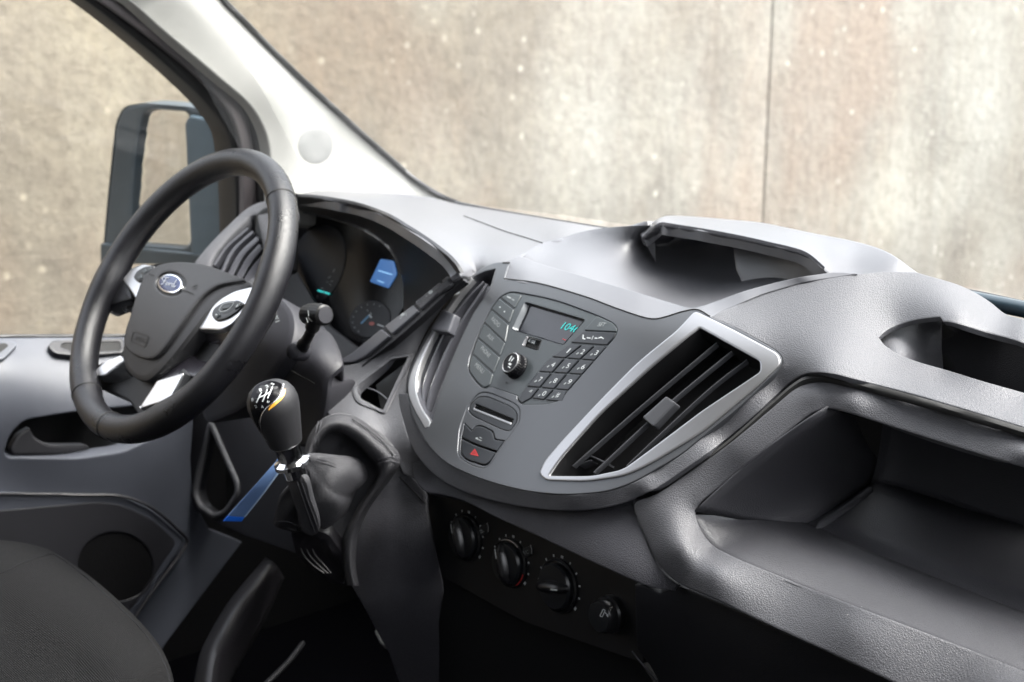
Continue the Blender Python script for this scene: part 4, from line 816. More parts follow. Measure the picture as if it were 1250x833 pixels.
seam('pocket_edge', [(439, 476), (450, 480), (460, 487), (467, 494)], lambda px, py: DL(px, py)+np.array([0, .012, 0]), .0012, M['slatg'], db)
seam('trim_crease', [(443, 447), (470, 424), (500, 397), (530, 368), (541, 361)], DL, .0022, M['low'], db, up=-.0008)
ST = TPS([(412, 443, 'y', 1.0), (440, 441, 'y', 1.0), (467, 400, 'y', 1.025), (478, 410, 'y', 1.015), (505, 370, 'y', 1.045), (513, 380, 'y', 1.035), (556, 331, 'y', 1.07), (560, 343, 'y', 1.06)])
panel('switch_strip_base', [(400, 446), (430, 430), (466, 399), (504, 370), (540, 341), (557, 329), (564, 341), (545, 355), (514, 384), (480, 414), (447, 440), (430, 446)], ST, M['low'], db, thick=.008, bev=1, step=6, up=-.003)
sws = [rnd([(408, 444.5, 1), (431, 431, 2), (466, 402, 1.5), (476.5, 410.5, 1.5), (446, 436, 4), (432, 442.5, 4)], 3), rnd([(469, 399.6, 1.5), (504.5, 373, 1.5), (511.3, 380.3, 1.5), (479, 408, 1.5)], 3),
       rnd([(506.5, 370, 1.5), (537.5, 345, 1.5), (542.5, 351.5, 1.5), (514, 378, 1.5)], 3), rnd([(539.5, 343.2, 1.5), (555.5, 331, 1.5), (560, 341, 1.5), (546, 351.5, 1.5)], 3)]
for i, s_o in enumerate(sws):
    so = panel('switch', s_o, ST, M['slatg'] if i in (0, 1) else M['mid'], db, thick=.008, bev=1.2, step=5, es=3, up=.0015)
    if i == 1: decal('demist_symbol', [ell(493, 385.5, 3.2, 1.8, -35, 14), line((489, 390), (492, 389), 1), line((497, 383), (497.5, 387), .8)], ST, M['whitedim'], so, .002)
    if i == 2: decal('screen_symbol', [ell(527, 358, 3, 2, -35, 14), line((521.5, 363), (522.8, 362), 1)], ST, M['whitedim'], so, .002)

# ================================================================== INSTRUMENT CLUSTER
ic = thing('instrument_cluster', 'dark glossy instrument cluster with small blue display behind the wheel', 'instrument cluster', tuple(at(430, 340, y=1.18)))
CL = TPS([(363, 257, 'y', 1.215), (446, 281, 'y', 1.21), (488, 335, 'y', 1.19), (491, 375, 'y', 1.17), (444, 419, 'y', 1.13), (405, 404, 'y', 1.14), (340, 380, 'y', 1.16)])
panel('cluster_lens', [(345, 246), (363, 251), (425, 265), (448, 275), (466, 288), (482, 302), (491, 318), (495, 335), (496, 350), (495, 374)]+[(492, 376), (480, 396), (468, 405), (444, 421), (405, 406), (370, 388), (300, 370), (300, 250)], CL, M['gloss'], ic, thick=.004, bev=1, step=10)
seam('lens_edge', [(446, 281), (462, 291), (476, 304), (485, 318), (490, 335)], CU, .0014, M['silver'], ic, up=.001)
seam('lens_edge', [(363, 257), (400, 265.5), (425, 272.5), (446, 281)], CU, .0010, M['slatg'], ic, up=.001)
dark1 = mat('dial_face', (.006, .007, .011), .4, spec=.2)
panel('dial', ell(386, 325, 34, 52, 22), CL, dark1, ic, thick=.001, bev=1, up=.0014)
panel('dial', ell(452, 390, 26, 22, -25), CL, dark1, ic, thick=.001, bev=1, up=.0014)
lc = panel('blue_display', rnd([(465.5, 316.5, 2), (481.5, 319, 2), (485.5, 335, 3), (475, 352.5, 2), (452.5, 344.5, 2)], 3), CL, M['lcd'], ic, thick=.001, bev=.4, up=.0018, step=6)
decal('display_text', [line((463, 331), (480, 336), 1.6), line((462, 343), (470, 346), 1.2)], CL, M['lcdw'], lc, .0022)
for c_, r_, t0_, t1_ in (((386, 325), (29, 45), 20, 150), ((452, 390), (22, 18), 150, 330)):
    for k_ in range(9):
        t_ = math.radians(t0_+(t1_-t0_)*k_/8); e1 = ell(c_[0], c_[1], r_[0], r_[1], 22 if r_[1] > r_[0] else -25, 2, math.degrees(t_), math.degrees(t_)+.1)[0]; e2 = ell(c_[0], c_[1], r_[0]*.9, r_[1]*.9, 22 if r_[1] > r_[0] else -25, 2, math.degrees(t_), math.degrees(t_)+.1)[0]
        decal('dial_tick', [line(e1, e2, .9)], CL, M['whitedim'], ic, .0022)
decal('teal_needle', [line((389, 355), (404, 359.5), 2)], CL, M['cyan'], ic, .0022)
decal('dial_marks', [line((393, 352), (396, 353), 1), line((402, 340), (405, 338), 1.2), (line((408, 333), (410, 329), 1.2)), line((400, 345), (402, 345), 1), line((405, 344), (408, 344), 1), line((453, 382), (455, 385), 1), line((449, 379), (451, 381), .8)], CL, M['whitedim'], ic, .0022)['kind'] = 'stuff'
decal('small_needle', [line((442, 396), (453, 385), 2.2)], CL, mat('needle_blue', (.05, .16, .28), .4), ic, .0022)
decal('needle_tip', [line((452, 385), (455, 389), 2), line((462, 397), (470, 400), 1.4)], CL, M['white'], ic, .0024)
decal('red_mark', [ell(455, 396, 3.5, 2.4, 0, 12)], CL, mat('gauge_red', (.25, .03, .02), .4), ic, .0022)

# ================================================================== HEATER PANEL
hp = thing('heater_controls', 'black recessed heater control panel with three round dials', 'heater controls', tuple(at(650, 690, y=.985)))
HC = TPS([(520, 600, SF, .055), (565, 612, SF, .052), (648, 652, SP, .012), (782, 714, SP, .012), (545, 700, SF, .06), (640, 745, 'y', .985), (775, 800, 'y', .965), (570, 655, 'y', .995), (743, 746, 'y', .968)])
HC = Plane(tuple(at(650, 690, y=.985)), (-.0, -.985, .12))
panel('control_plate', [(515, 596), (570, 605), (660, 648), (790, 710), (785, 810), (640, 760), (540, 705), (525, 640)], HC, mat('heater_plate', (.005, .005, .006), .45, spec=.3, bump=.1, bscale=500), hp, thick=.006, bev=1, step=14)
def frame_axes(px, py, S=None):
    S = S or HC; p = S(np.array(float(px)), np.array(float(py))); n = normals(S, np.array(float(px)), np.array(float(py))); return p, n
M['dial'] = mat('heater_dial', (.009, .009, .010), .28)
def dial(px, py, r, ang, kind):
    p, n = frame_axes(px, py); x = np.cross([0, 0, 1.], n); x /= np.linalg.norm(x); y = np.cross(n, x)
    d = lathe('dial', [(r*1.12, 0), (r*1.12, .003), (r*1.05, .0045), (r*1.0, .003)], p, n, M['dial'], hp, n=48, xdir=x)
    k = lathe('dial_cap', [(r*.97, .003), (r*.96, .008), (r*.88, .0105), (r*.5, .0108)], p, n, M['keydark'], d, n=48, xdir=x)
    dr = math.cos(ang)*x+math.sin(ang)*y; pr = -math.sin(ang)*x+math.cos(ang)*y
    V = []; 
    for s in np.linspace(-1, 1, 13):
        wv_ = r*.26*(1-.55*s*s)+.0005; hh = .009*(1-s**4)+.0005
        for (a, b) in ((-1, 0), (-.55, .9), (0, 1), (.55, .9), (1, 0)): V.append(p+n*(.0105+hh*b)+dr*r*.93*s+pr*wv_*a)
    F = [(i*5+j, i*5+j+1, (i+1)*5+j+1, (i+1)*5+j) for i in range(12) for j in range(4)]
    link('grip', V, F, M['dial'], d, True, None, 60)
    L = np.array([p+n*(.0212)+dr*r*a_+pr*r*b_ for a_, b_ in ((.3, .035), (.72, .035), (.72, -.035), (.3, -.035))]); link('pointer_line', L, [(0, 1, 2, 3)], M['white'], d, False)
    # printed marks round the dial
    V = []; F = []
    for i in range(11):
        t = math.radians(210-24*i); u_ = math.cos(t)*x+math.sin(t)*y; v_ = -math.sin(t)*x+math.cos(t)*y; ww = .0010 if i % 5 else .0020; q = len(V)
        for a_, b_ in ((1.17, ww), (1.28, ww), (1.28, -ww), (1.17, -ww)): V.append(p+n*.0006+u_*r*a_+v_*b_)
        F.append((q, q+1, q+2, q+3))
    link('scale_marks', V, F, M['white'], d, False)['kind'] = 'stuff'
    return d, p, n, x, y
dial(570, 656, .026, math.radians(112), 0); d2 = dial(624, 687, .026, math.radians(112), 1); dial(683, 715, .0275, math.radians(14), 2)
_, p_, n_, x_, y_ = d2
for nm, t0, t1, mt in (('pale_arc', 125, 60, M['silver']), ('red_arc', -10, -50, M['red'])):
    tube(nm, [p_+n_*.0045+.026*1.05*(math.cos(math.radians(t))*x_+math.sin(math.radians(t))*y_) for t in np.linspace(t0, t1, 12)], .0007, mt, d2[0], n=6)
for (px, py, tx) in ((592, 647, None), (645, 674, 'A/C')):
    b_ = panel('button', rnd([(px-7, py-4), (px+5, py-8), (px+6, py+3), (px-4, py+8)], 3), HC, M['keydark'], hp, thick=.004, bev=1, step=5, es=3, up=.002)
    if tx: text(tx, (px-5, py+3), (px+2.5, py+1.5), HC, 4.5, M['whitedim'], b_, up=.0026)
    else: decal('air_symbol', [line((px-5, py+1), (px-1, py), 1.4), line((px-4, py+3.5), (px+1, py+1.5), 1.2)], HC, M['whitedim'], b_, .0026)
    seam('button_edge', [(px+5, py-9), (px+6.5, py-4), (px+6.5, py+2)], HC, .0006, M['silver'], b_, up=.003)
p_, n_ = frame_axes(748, 749); pb = lathe('push_button', [(.0205, 0), (.0205, .008), (.0185, .010), (.0182, .018), (.0165, .0205)], p_, n_, M['dial'], hp, n=48)
lathe('button_face', [(.0165, .019), (.0155, .0215), (.008, .0217)], p_, n_, M['keydark'], pb, n=40)
PBt = Plane(p_+n_*.0219, n_)
decal('seat_symbol', [line((732.5, 752), (736.5, 744), 1.0), line((735.5, 753), (739, 745), 1.0), line((732.5, 752), (735.5, 753.2), 1), line((736.5, 744), (739, 745), 1), line((738, 747), (742, 751), 1.2), [(740, 751), (743, 749), (742.5, 754)]], PBt, M['white'], pb, .0003)
for a, b in [((501, 372), (501, 372))][:0]: pass
# ================================================================== DRIVER'S LOWER DASH, END VENT
DLP = TPS([(230, 330, 'x', -1.97), (345, 300, 'y', 1.17), (430, 400, 'y', 1.13), (420, 450, 'y', 1.08), (400, 510, 'y', 1.05), (420, 560, 'y', 1.0), (430, 690, 'y', 1.0), (330, 680, 'y', .99), (240, 560, 'x', -1.96), (290, 600, 'x', -1.86)])
lowm = mat('driver_lower_plastic', (.008, .008, .011), .5, bump=.3, bscale=500)
loop_h = rnd([(258, 516, 5), (275, 555, 10), (291, 590, 8), (291, 603, 6), (277, 625, 6), (263, 631, 6), (244, 618, 6), (238, 602, 8), (243, 577, 8)], 5)
panel('driver_knee_panel', [(236, 322), (300, 300), (345, 300), (400, 395), (440, 425), (425, 450), (408, 500), (430, 560), (440, 640), (420, 700), (395, 690), (350, 672), (300, 655), (268, 640), (240, 625), (228, 590), (228, 520)], DLP, lowm, db, holes=[loop_h], thick=.02, bev=2, step=12)
panel('knee_pocket_back', [(235, 500), (300, 560), (305, 640), (235, 640)], lambda px, py: DLP(px, py)+np.array([0, .06, 0]), M['gap'], db, thick=.002, bev=0)
lp = np.array(loop_h+[loop_h[0]]); Pl = DLP(lp[:, 0], lp[:, 1])
tube('pocket_rim', Pl[:-1], .0055, M['pad'], db, closed=True)
LE = TPS([(238, 318, 'x', -1.93), (266, 285, 'x', -1.93), (297, 256, 'x', -1.93), (326, 243, 'x', -1.90), (350, 262, 'x', -1.82), (312, 300, 'x', -1.86), (325, 340, 'x', -1.84), (256, 330, 'x', -1.9)])
va = vent('slanted air vent at the door end of the dashboard, seen through the steering wheel', tuple(LE(np.array(290.), np.array(295.))))
vh = rnd([(256, 328, 4), (262, 312, 10), (280, 290, 10), (305, 264, 6), (312, 262, 3), (318, 290, 10), (322, 330, 4), (300, 345, 4), (270, 340, 4)], 4)
panel('vent_frame', rnd([(234, 322, 6), (250, 302, 14), (268, 283, 14), (297, 255, 14), (312, 246, 10), (340, 241, 6), (352, 246, 4), (352, 262, 6), (328, 268, 6), (332, 340, 6), (300, 360, 4), (250, 350, 6)], 5), LE, M['pad'], va, holes=[vh], thick=.02, bev=4, step=8)
panel('vent_throat', [(245, 350), (250, 300), (310, 250), (330, 250), (335, 360)], lambda px, py: LE(px, py)+np.array([-.02, .03, 0]), M['black'], va, thick=.002, bev=0)
LEd = lambda px, py: LE(px, py)+np.array([-.004, .006, 0])
for p_, w_ in (([(259, 325), (272, 305), (300, 280)], 3), ([(268, 334), (281, 308), (306, 284)], 4), ([(278, 338), (292, 312), (312, 292)], 7), ([(288, 342), (302, 318), (316, 302)], 8), ([(298, 346), (310, 328), (320, 316)], 9)):
    blade(p_, LEd, w_, .016, M['slatg'], va)
panel('cowl_end_cover', rnd([(310, 262, 4), (322, 252, 6), (350, 248, 4), (352, 330, 4), (330, 338, 6), (316, 318, 10), (309, 290, 10)], 5), TPS([(310, 262, 'y', 1.08), (350, 248, 'y', 1.10), (350, 330, 'y', 1.08), (320, 330, 'y', 1.06)]), M['black'], db, thick=.02, bev=4, step=8)

# ================================================================== STEERING COLUMN
sc_ = thing('steering_column', 'dark plastic steering column shroud between the wheel and the instruments', 'steering column', (-1.60, 1.0, -.5))
CS = TPS([(280, 340, 'y', .95), (340, 360, 'y', .95), (362, 392, 'y', .93), (345, 447, 'y', .90), (300, 500, 'y', .90), (240, 510, 'y', .93), (320, 420, 'y', .905)])
colm = mat('column_plastic', (.014, .014, .018), .58, spec=.35, bump=.3, bscale=600)
panel('column_shroud', rnd([(270, 340, 5), (320, 350, 10), (345, 364, 12), (358, 380, 12), (361, 400, 12), (354, 428, 14), (340, 452, 10), (300, 500, 20), (250, 520, 10), (235, 480, 10)], 5), CS, colm, sc_, thick=.06, bev=6, step=9)
CC = TPS([(350, 400, 'y', .97), (380, 395, 'y', .98), (410, 408, 'y', .98), (421, 445, 'y', .95), (385, 470, 'y', .92), (330, 450, 'y', .92), (340, 500, 'y', .92), (385, 430, 'y', .93)])
panel('column_cover', rnd([(352, 385, 6), (378, 392, 10), (405, 402, 10), (417, 425, 12), (421, 445, 6), (402, 463, 8), (398, 500, 20), (385, 545, 10), (350, 545, 14), (310, 520, 20), (320, 480, 10)], 5), CC, mat('column_cover_plastic', (.012, .0118, .015), .55, spec=.35, bump=.3, bscale=600), sc_, thick=.05, bev=7, step=9)
seam('cover_seam', [(346, 446), (365, 458), (384, 468)], CC, .0009, M['gap'], sc_, up=.0003)
decal('ignition_marks', [line((333, 384), (338, 381), 1), line((334, 390), (341, 389), 1), line((337, 394), (342, 392), 1), ell(338, 387, 2, 1.4, 0, 8)], CS, M['whitedim'], sc_, .001)
ws_ = thing('control_stalk', 'black column stalk with knurled round end, right of the steering wheel', 'stalk', tuple(at(368, 430, s=1.78)))
stp = [at(366, 430, s=1.80), at(371, 420, s=1.775), at(377, 410, s=1.76), at(382, 398, s=1.745), at(385, 388, s=1.735)]
tube('stalk_arm', crv([tuple(q) for q in stp], 5), [.0085]*6+[.0065]*8+[.009]*7, M['black'], ws_, n=14)
p0 = at(377, 384, s=1.76); p1 = at(397, 385, s=1.73); a_ = p1-p0; L_ = np.linalg.norm(a_)
sk_ = lathe('stalk_end', [(.006, -.006), (.0125, -.003), (.0138, .004), (.0138, L_*.7), (.0128, L_*.95), (.0105, L_)], p0, a_, M['black'], ws_, n=60, fn=lambda i, t: 1+(.03*math.cos(20*t) if i in (2, 3) else 0))
lathe('end_cap', [(.0105, L_*.98), (.0098, L_*1.03), (.004, L_*1.035)], p0, a_, colm, sk_, n=30)
decal('stalk_marks', [line((376, 379), (377, 386), 1), line((374, 388), (376, 394), 1)], lambda px, py: ray(px, py)*1.722, M['whitedim'], ws_)
b0 = at(364, 429, s=1.79)
lathe('stalk_root', [(.004, .016), (.010, .012), (.0125, .004), (.0125, -.01)], b0, -FW*.6-RT*.3, colm, ws_, n=30)

# ================================================================== STEERING WHEEL
WC = np.array([-1.632, .814, -.410]); WN = np.array([0, -math.cos(math.radians(35.2)), math.sin(math.radians(35.2))]); WX = np.array([1., 0, 0]); WY = np.cross(WN, WX)
WY = WY if WY[2] > 0 else -WY
sw = thing('steering_wheel', 'black leather steering wheel with silver spokes and blue oval badge', 'steering wheel', tuple(WC))
def wang(px, py):
    P = Plane(WC, WN)(np.array(float(px)), np.array(float(py)))-WC; return math.atan2(P@WY, P@WX)
RR = .190
def thumb(t):
    b = 0
    for c, w_, h_ in ((wang(130, 345), .16, .22), (wang(338, 330), .16, .12), (wang(104, 470), .16, .12), (wang(205, 505), .16, .14)):
        d = (t-c+math.pi) % (2*math.pi)-math.pi; b += h_*math.exp(-(d/w_)**2)
    return b
V = []; F = []; NU, NV = 200, 28
for i in range(NU):
    t = 2*math.pi*i/NU; e = math.cos(t)*WX+math.sin(t)*WY; b = thumb(t)
    for k in range(NV):
        a = 2*math.pi*k/NV; inw = -math.cos(a)     # +1 towards the hub
        r = .0182*(1+b*max(0, inw)*1.0+.25*b)
        wr = 1+.03*math.sin(9*t+3*a)*0
        V.append(WC+e*RR+(e*math.cos(a)*r*.98+WN*math.sin(a)*r*1.04)*wr)
for i in range(NU):
    for k in range(NV):
        F.append((i*NV+k, i*NV+(k+1) % NV, ((i+1) % NU)*NV+(k+1) % NV, ((i+1) % NU)*NV+k))
rim = link('rim', V, F, M['leather'], sw, True, None, 80)
def rimring(px, py, r=.0008):
    t = wang(px, py); e = math.cos(t)*WX+math.sin(t)*WY; b = thumb(t); P = []
    for k in range(40):
        a = 2*math.pi*k/40; rr_ = .0182*(1+b*max(0, -math.cos(a))+.25*b)+.0001
        P.append(WC+e*RR+e*math.cos(a)*rr_*.98+WN*math.sin(a)*rr_*1.04)
    tube('leather_seam', P, r, M['gap'], rim, n=6, closed=True)
for q in ((346, 243), (98, 491), (136, 519)): rimring(*q)
# stitched inner seam running round the inside of the rim
st_ = []; 
V = []; F = []
for i in range(260):
    t = 2*math.pi*i/260; 
    for tt in (t, t+.014):
        e = math.cos(tt)*WX+math.sin(tt)*WY; b = thumb(tt); a = math.radians(168); rr_ = .0182*(1+b+.25*b)+.0003
        P = WC+e*RR+e*math.cos(a)*rr_*.98+WN*math.sin(a)*rr_*1.04; q = WN*.0006
        V += [P-q, P+q]
    n = len(V); F.append((n-4, n-3, n-1, n-2))
stt = link('stitching', V, F, M['thread'], rim, False); stt['kind'] = 'stuff'
WPn = lambda d: Plane(WC+WN*d, WN)
def dome(d0, h, cx, cy, rx, ry):
    base = Plane(WC+WN*d0, WN)
    def S(px, py):
        px = np.asarray(px, float); py = np.asarray(py, float)
        q = np.clip(1-((px-cx)/rx)**2-((py-cy)/ry)**2, -1.5, 1)
        # move along the ray so the outline stays put
        D = ray(px, py); P = base(px, py); k = (h*q)/(-(D@WN)); return P-D*k[..., None]
    return S
HS = dome(-.012, .016, 205, 395, 95, 95)
skirt = crv([(183, 326), (200, 319.5), (224, 317.5), (250, 321), (284, 333), (307, 344), (309, 350), (304, 354), (277, 361), (258, 376), (234, 405), (210, 436), (190, 458), (177, 466), (162, 462), (151, 450), (147, 434), (150, 412), (157, 388), (164, 360), (171, 341)], 4, True)
emb_h = ell(209.5, 347.5, 18, 14.5, 8, 40)
panel('airbag_skirt', skirt, HS, M['hub'], sw, thick=.035, bev=6, step=8)
plate = crv([(186, 329), (201, 322.5), (224, 320.5), (250, 324), (282, 335), (300, 343), (283, 346), (266, 350), (249, 361), (236, 376), (216, 405), (198, 430), (188, 438), (175, 438), (160, 431), (152.5, 421), (154, 405), (160, 386), (168, 358), (175, 342)], 4, True)
HS2 = dome(-.010, .018, 205, 395, 95, 95)
panel('airbag_cover', plate, HS2, M['hub'], sw, holes=[emb_h], thick=.008, bev=2.2, step=7, es=4, up=.0022)
panel('emblem_recess', ell(209.5, 347.5, 18.5, 15, 8, 40), HS2, M['black'], sw, thick=.003, bev=.5, step=6, up=-.0004)
bd = panel('badge', ell(209, 347.5, 15, 11.6, 6, 44), HS2, M['chrome'], sw, thick=.004, bev=1.4, step=5, es=3, up=.0026)
panel('badge_field', ell(209, 347.5, 13.2, 9.8, 6, 44), HS2, M['badge'], bd, thick=.001, bev=.6, step=5, es=3, up=.0033)
# script lettering of the badge, drawn as pen strokes
def pen(strokes, S, w_, mt, par, up, name='script_lettering'):
    V = []; F = []
    for st in strokes:
        X = np.array(crv(st, 7)); T = np.gradient(X, axis=0); T /= np.linalg.norm(T, axis=1)[:, None]+1e-9; N_ = np.stack([-T[:, 1], T[:, 0]], 1)
        A = X+N_*w_/2; B = X-N_*w_/2; PA = S(A[:, 0], A[:, 1])+normals(S, A[:, 0], A[:, 1])*up; PB_ = S(B[:, 0], B[:, 1])+normals(S, B[:, 0], B[:, 1])*up
        b = len(V); V += list(PA)+list(PB_); n = len(X); F += [(b+i, b+i+1, b+n+i+1, b+n+i) for i in range(n-1)]
    return link(name, V, F, mt, par, False)
bx, by = 209, 347.5
def L_(pts): 
    # local badge coordinates (x right, y down, unit ~ px) tilted with the oval
    r = math.radians(14); return [(bx+x*math.cos(r)-y*math.sin(r), by+x*math.sin(r)+y*math.cos(r)) for x, y in pts]
pen([L_([(-8.5, -1.5), (-9.5, -3.5), (-7.5, -5.3), (-4, -5), (-1.5, -5.8)]), L_([(-4.8, -5), (-5.6, -1), (-7, 3), (-9, 4)]), L_([(-7.6, -.6), (-5, -.9), (-3.2, -1.2)]),
     L_([(-2, 0), (-3.4, 1.5), (-2.6, 3.3), (-1, 2.5), (-.6, .6), (-2, 0)]), L_([(-.6, .8), (.8, .2), (1.2, 1.2), (.6, 3.4)]), L_([(1.1, 1.2), (2.2, -.1), (3.3, .3)]),
     L_([(6, .2), (4.4, .2), (3.7, 2), (4.6, 3.4), (6, 2.4), (7, -1.5), (8, -5), (8.6, -5.6)]), L_([(6.1, 2), (7, 3.5), (9, 1.5)])], HS2, .95, M['silver'], bd, .0040)
pen([[(184, 336), (190, 338.5)]], HS2, 1.2, M['gap'], sw, .0028, 'cover_mark'); pen([[(225, 356.5), (232, 358), (238, 361)]], HS2, 1.2, M['gap'], sw, .0028, 'cover_mark')
pen([[(236, 353), (239, 350.5), (243, 350)], [(238, 355), (242, 353)]], HS2, .8, M['gap'], sw, .0028, 'horn_symbol')
ao = rnd([(165, 406), (184, 411), (179, 425), (162, 417)], 2.5)
pen([ao+[ao[0]]], HS2, 1.1, M['black'], sw, .0028, 'airbag_outline')
text('AIRBAG', (166, 415.5), (180, 420.5), HS2, 5.5, M['black'], sw, up=.0028)
M['bright'] = mat('bright_spoke_trim', (.62, .62, .63), .3, metal=.9)
# spokes
def wp_panel(name, o, d, mt, th=.02, bev=2.5, up=0, par=None, step=7, tilt=None):
    return panel(name, o, WPn(d) if tilt is None else tilt, mt, par or sw, thick=th, bev=bev, step=step, es=3.5, up=up)
wp_panel('spoke_core', rnd([(118, 362, 4), (140, 330, 5), (200, 320, 5), (320, 350, 5), (322, 375, 5), (300, 410, 8), (268, 440, 8), (235, 462, 6), (200, 500, 4), (170, 510, 4), (158, 490, 6), (112, 470, 5), (105, 452, 4), (150, 430, 8), (160, 380, 6), (140, 372, 6)], 4), -.022, M['black'], th=.02)
wp_panel('spoke_grip', rnd([(112, 368, 8), (126, 338, 10), (146, 332, 6), (152, 338, 4), (160, 358, 6), (160, 365, 4), (140, 371, 10), (124, 378, 6)], 4), -.008, M['leather'], bev=5, th=.02)
s1 = wp_panel('spoke', rnd([(149, 341, 4), (161, 327, 5), (174, 322, 3), (190, 325, 3), (182, 335, 4), (172, 350, 6), (165, 364, 3), (158, 353, 4)], 4), -.006, M['bright'], bev=1.6)
sb1 = wp_panel('button_pad', rnd([(162, 339, 3), (166, 331, 4), (175, 325.5, 3), (188, 323.5, 3), (187, 329, 3), (178, 340, 3), (168, 345, 3)], 4), -.003, M['keydark'], bev=1.6, th=.004)
for q in ([(167, 339), (172, 335), (174, 339), (169, 342)], [(171, 332), (177, 328), (180, 331), (175, 335)], [(179, 330), (183, 326), (184.5, 327.5), (181.5, 332)]): wp_panel('button', rnd(q, 1), -.002, M['key'], th=.002, bev=.7, par=sb1, step=4)
s2 = wp_panel('spoke', rnd([(235, 402, 4), (248, 384, 6), (268, 365, 8), (286, 355, 8), (308, 350, 3), (312, 362, 4), (300, 376, 6), (282, 396, 5), (268, 403, 5), (250, 402, 4)], 4), -.004, M['bright'], bev=2)
sb2 = wp_panel('button_pad', rnd([(257, 385, 4), (260, 376, 5), (272, 368, 6), (290, 365.5, 4), (297, 370, 3), (291, 379, 5), (276, 389, 6), (263, 392.5, 4)], 4), -.001, M['keydark'], bev=2, th=.004)
pen([[(268, 379), (273, 372), (286, 370), (280, 378), (271, 381), (268, 379)]], WPn(.0), .9, M['whitedim'], sb2, .0012, 'arrow_outline')
for q in ([(270, 378), (273.5, 373.5), (284, 371.5), (279, 376.5)], [(262, 386), (266, 381), (268, 384), (264, 389)], [(287, 372), (293, 369), (292, 374), (286, 378)]): wp_panel('button', rnd(q, 1.2), .0006, M['key'], th=.002, bev=.8, par=sb2, step=4)
decal('button_marks', [ell(264.5, 384.5, 1.2, .9, 0, 8), line((284, 367.5), (288, 367.8), 1), line((289, 375), (291, 372), 1)], WPn(.0018), M['white'], sb2, .0006)
glossw = mat('lower_spoke_plastic', (.015, .014, .018), .25)
WSl = TPS([(235, 404, WPn(-.008)), (290, 398, WPn(-.008)), (190, 466, WPn(-.012)), (240, 458, WPn(-.012)), (245, 425, WPn(-.026))])
panel('spoke_web', rnd([(233, 404, 4), (250, 401, 4), (275, 402, 5), (292, 398, 5), (275, 430, 10), (244, 462, 5), (226, 458, 4), (192, 468, 5), (188, 460, 4), (210, 434, 6)], 4), WSl, glossw, sw, thick=.01, bev=3, step=6)
seam('web_ridge', [(247, 421), (256, 420), (268, 417)], WSl, .0012, M['slatg'], sw, up=.0006)
LS = TPS([(192, 466, WPn(-.004)), (225, 455, WPn(-.004)), (205, 487, WPn(-.006)), (170, 498, WPn(-.004)), (176, 486, WPn(-.004))])
panel('spoke', rnd([(191, 465, 2), (224, 455, 3), (216, 470, 3), (206, 488, 3), (188, 493, 4), (169, 499, 2)], 4), LS, M['bright'], sw, thick=.02, bev=1.6, step=5)
panel('spoke_facet', rnd([(224, 454, 2), (236, 460, 3), (226, 474, 3), (207, 489, 2), (216, 470, 2)], 3), TPS([(224, 454, WPn(-.004)), (236, 460, WPn(-.016)), (207, 489, WPn(-.006)), (226, 474, WPn(-.016))]), M['fascia'], sw, thick=.02, bev=1.2, step=5)
LT = TPS([(112, 456, WPn(-.004)), (130, 440, WPn(-.004)), (150, 433, WPn(-.006)), (152, 452, WPn(-.010))])
panel('spoke', rnd([(111, 457, 3), (128, 441, 4), (147, 433.5, 3), (152, 440, 3), (138, 450, 4), (128, 459, 3), (118, 459, 3)], 4), LT, M['bright'], sw, thick=.01, bev=1.4, step=5)
panel('spoke_facet', rnd([(112, 457.5, 2), (128, 459, 4), (152, 441, 3), (154, 452, 3), (163, 462, 3), (148, 468, 5), (130, 469, 6)], 3), TPS([(112, 457, WPn(-.005)), (128, 459, WPn(-.006)), (152, 441, WPn(-.006)), (160, 462, WPn(-.022)), (130, 469, WPn(-.022))]), M['fascia'], sw, thick=.01, bev=1.2, step=5)

# ================================================================== GEAR LEVER
gl = thing('gear_lever', 'gear lever with rounded black shift knob, chrome collar and leather gaiter', 'gear lever', tuple(at(390, 650, s=1.74)))
ka = at(360, 568, s=1.60); kb = at(331, 478, s=1.567); ax_ = kb-ka; ax_ /= np.linalg.norm(ax_)
kbot = at(349, 541, s=1.595)
H_ = np.linalg.norm(at(327, 466, s=1.567)-kbot)
kprof = [(.0165, -.002), (.019, .000), (.0205, .006), (.0225, .016), (.0255, .030), (.0283, .044), (.0292, .054), (.0278, .063), (.0235, .071), (.017, .0762), (.009, .0790), (.002, .0796)]
sc2 = H_/.0796*.985
kx_ = np.cross(ax_, FW)
knobm = mat('knob_leatherette', (.011, .011, .0125), .5, spec=.35, bump=.35, bscale=900)
kn_ = lathe('shift_knob', [(r*.985, h*sc2) for r, h in kprof], kbot, ax_, knobm, gl, n=64, xdir=kx_)
# follow the knob's own skin when laying the cap and inlay on it
def knob_S(px, py):
    px = np.asarray(px, float); py = np.asarray(py, float); D = ray(px, py); t = np.full(px.shape, 1.50)
    rs = np.array([r*.985 for r, h in kprof]); hs = np.array([h*sc2 for r, h in kprof])
    def g(t):
        P = D*t[..., None]-kbot; h = P@ax_; rad = np.linalg.norm(P-h[..., None]*ax_, axis=-1); return rad-np.interp(h, hs, rs)+np.maximum(h-hs[-1], 0)*2
    lo = t.copy(); best = np.full(px.shape, 1e9); tb = t.copy(); hit = np.zeros(px.shape, bool)
    for k in range(180):
        v = g(t); new = (v <= 0) & ~hit; tb = np.where(new, t, tb); hit |= new
        bt_ = (v < best) & ~hit; best = np.where(bt_, v, best); tb = np.where(bt_ & ~hit, t, tb); t = t+.0006
    # refine
    a = tb-.0006; b = tb.copy()
    for _ in range(12):
        m = (a+b)/2; v = g(m); b = np.where(v <= 0, m, b); a = np.where(v <= 0, a, m)
    return D*np.where(hit, b, tb)[..., None]
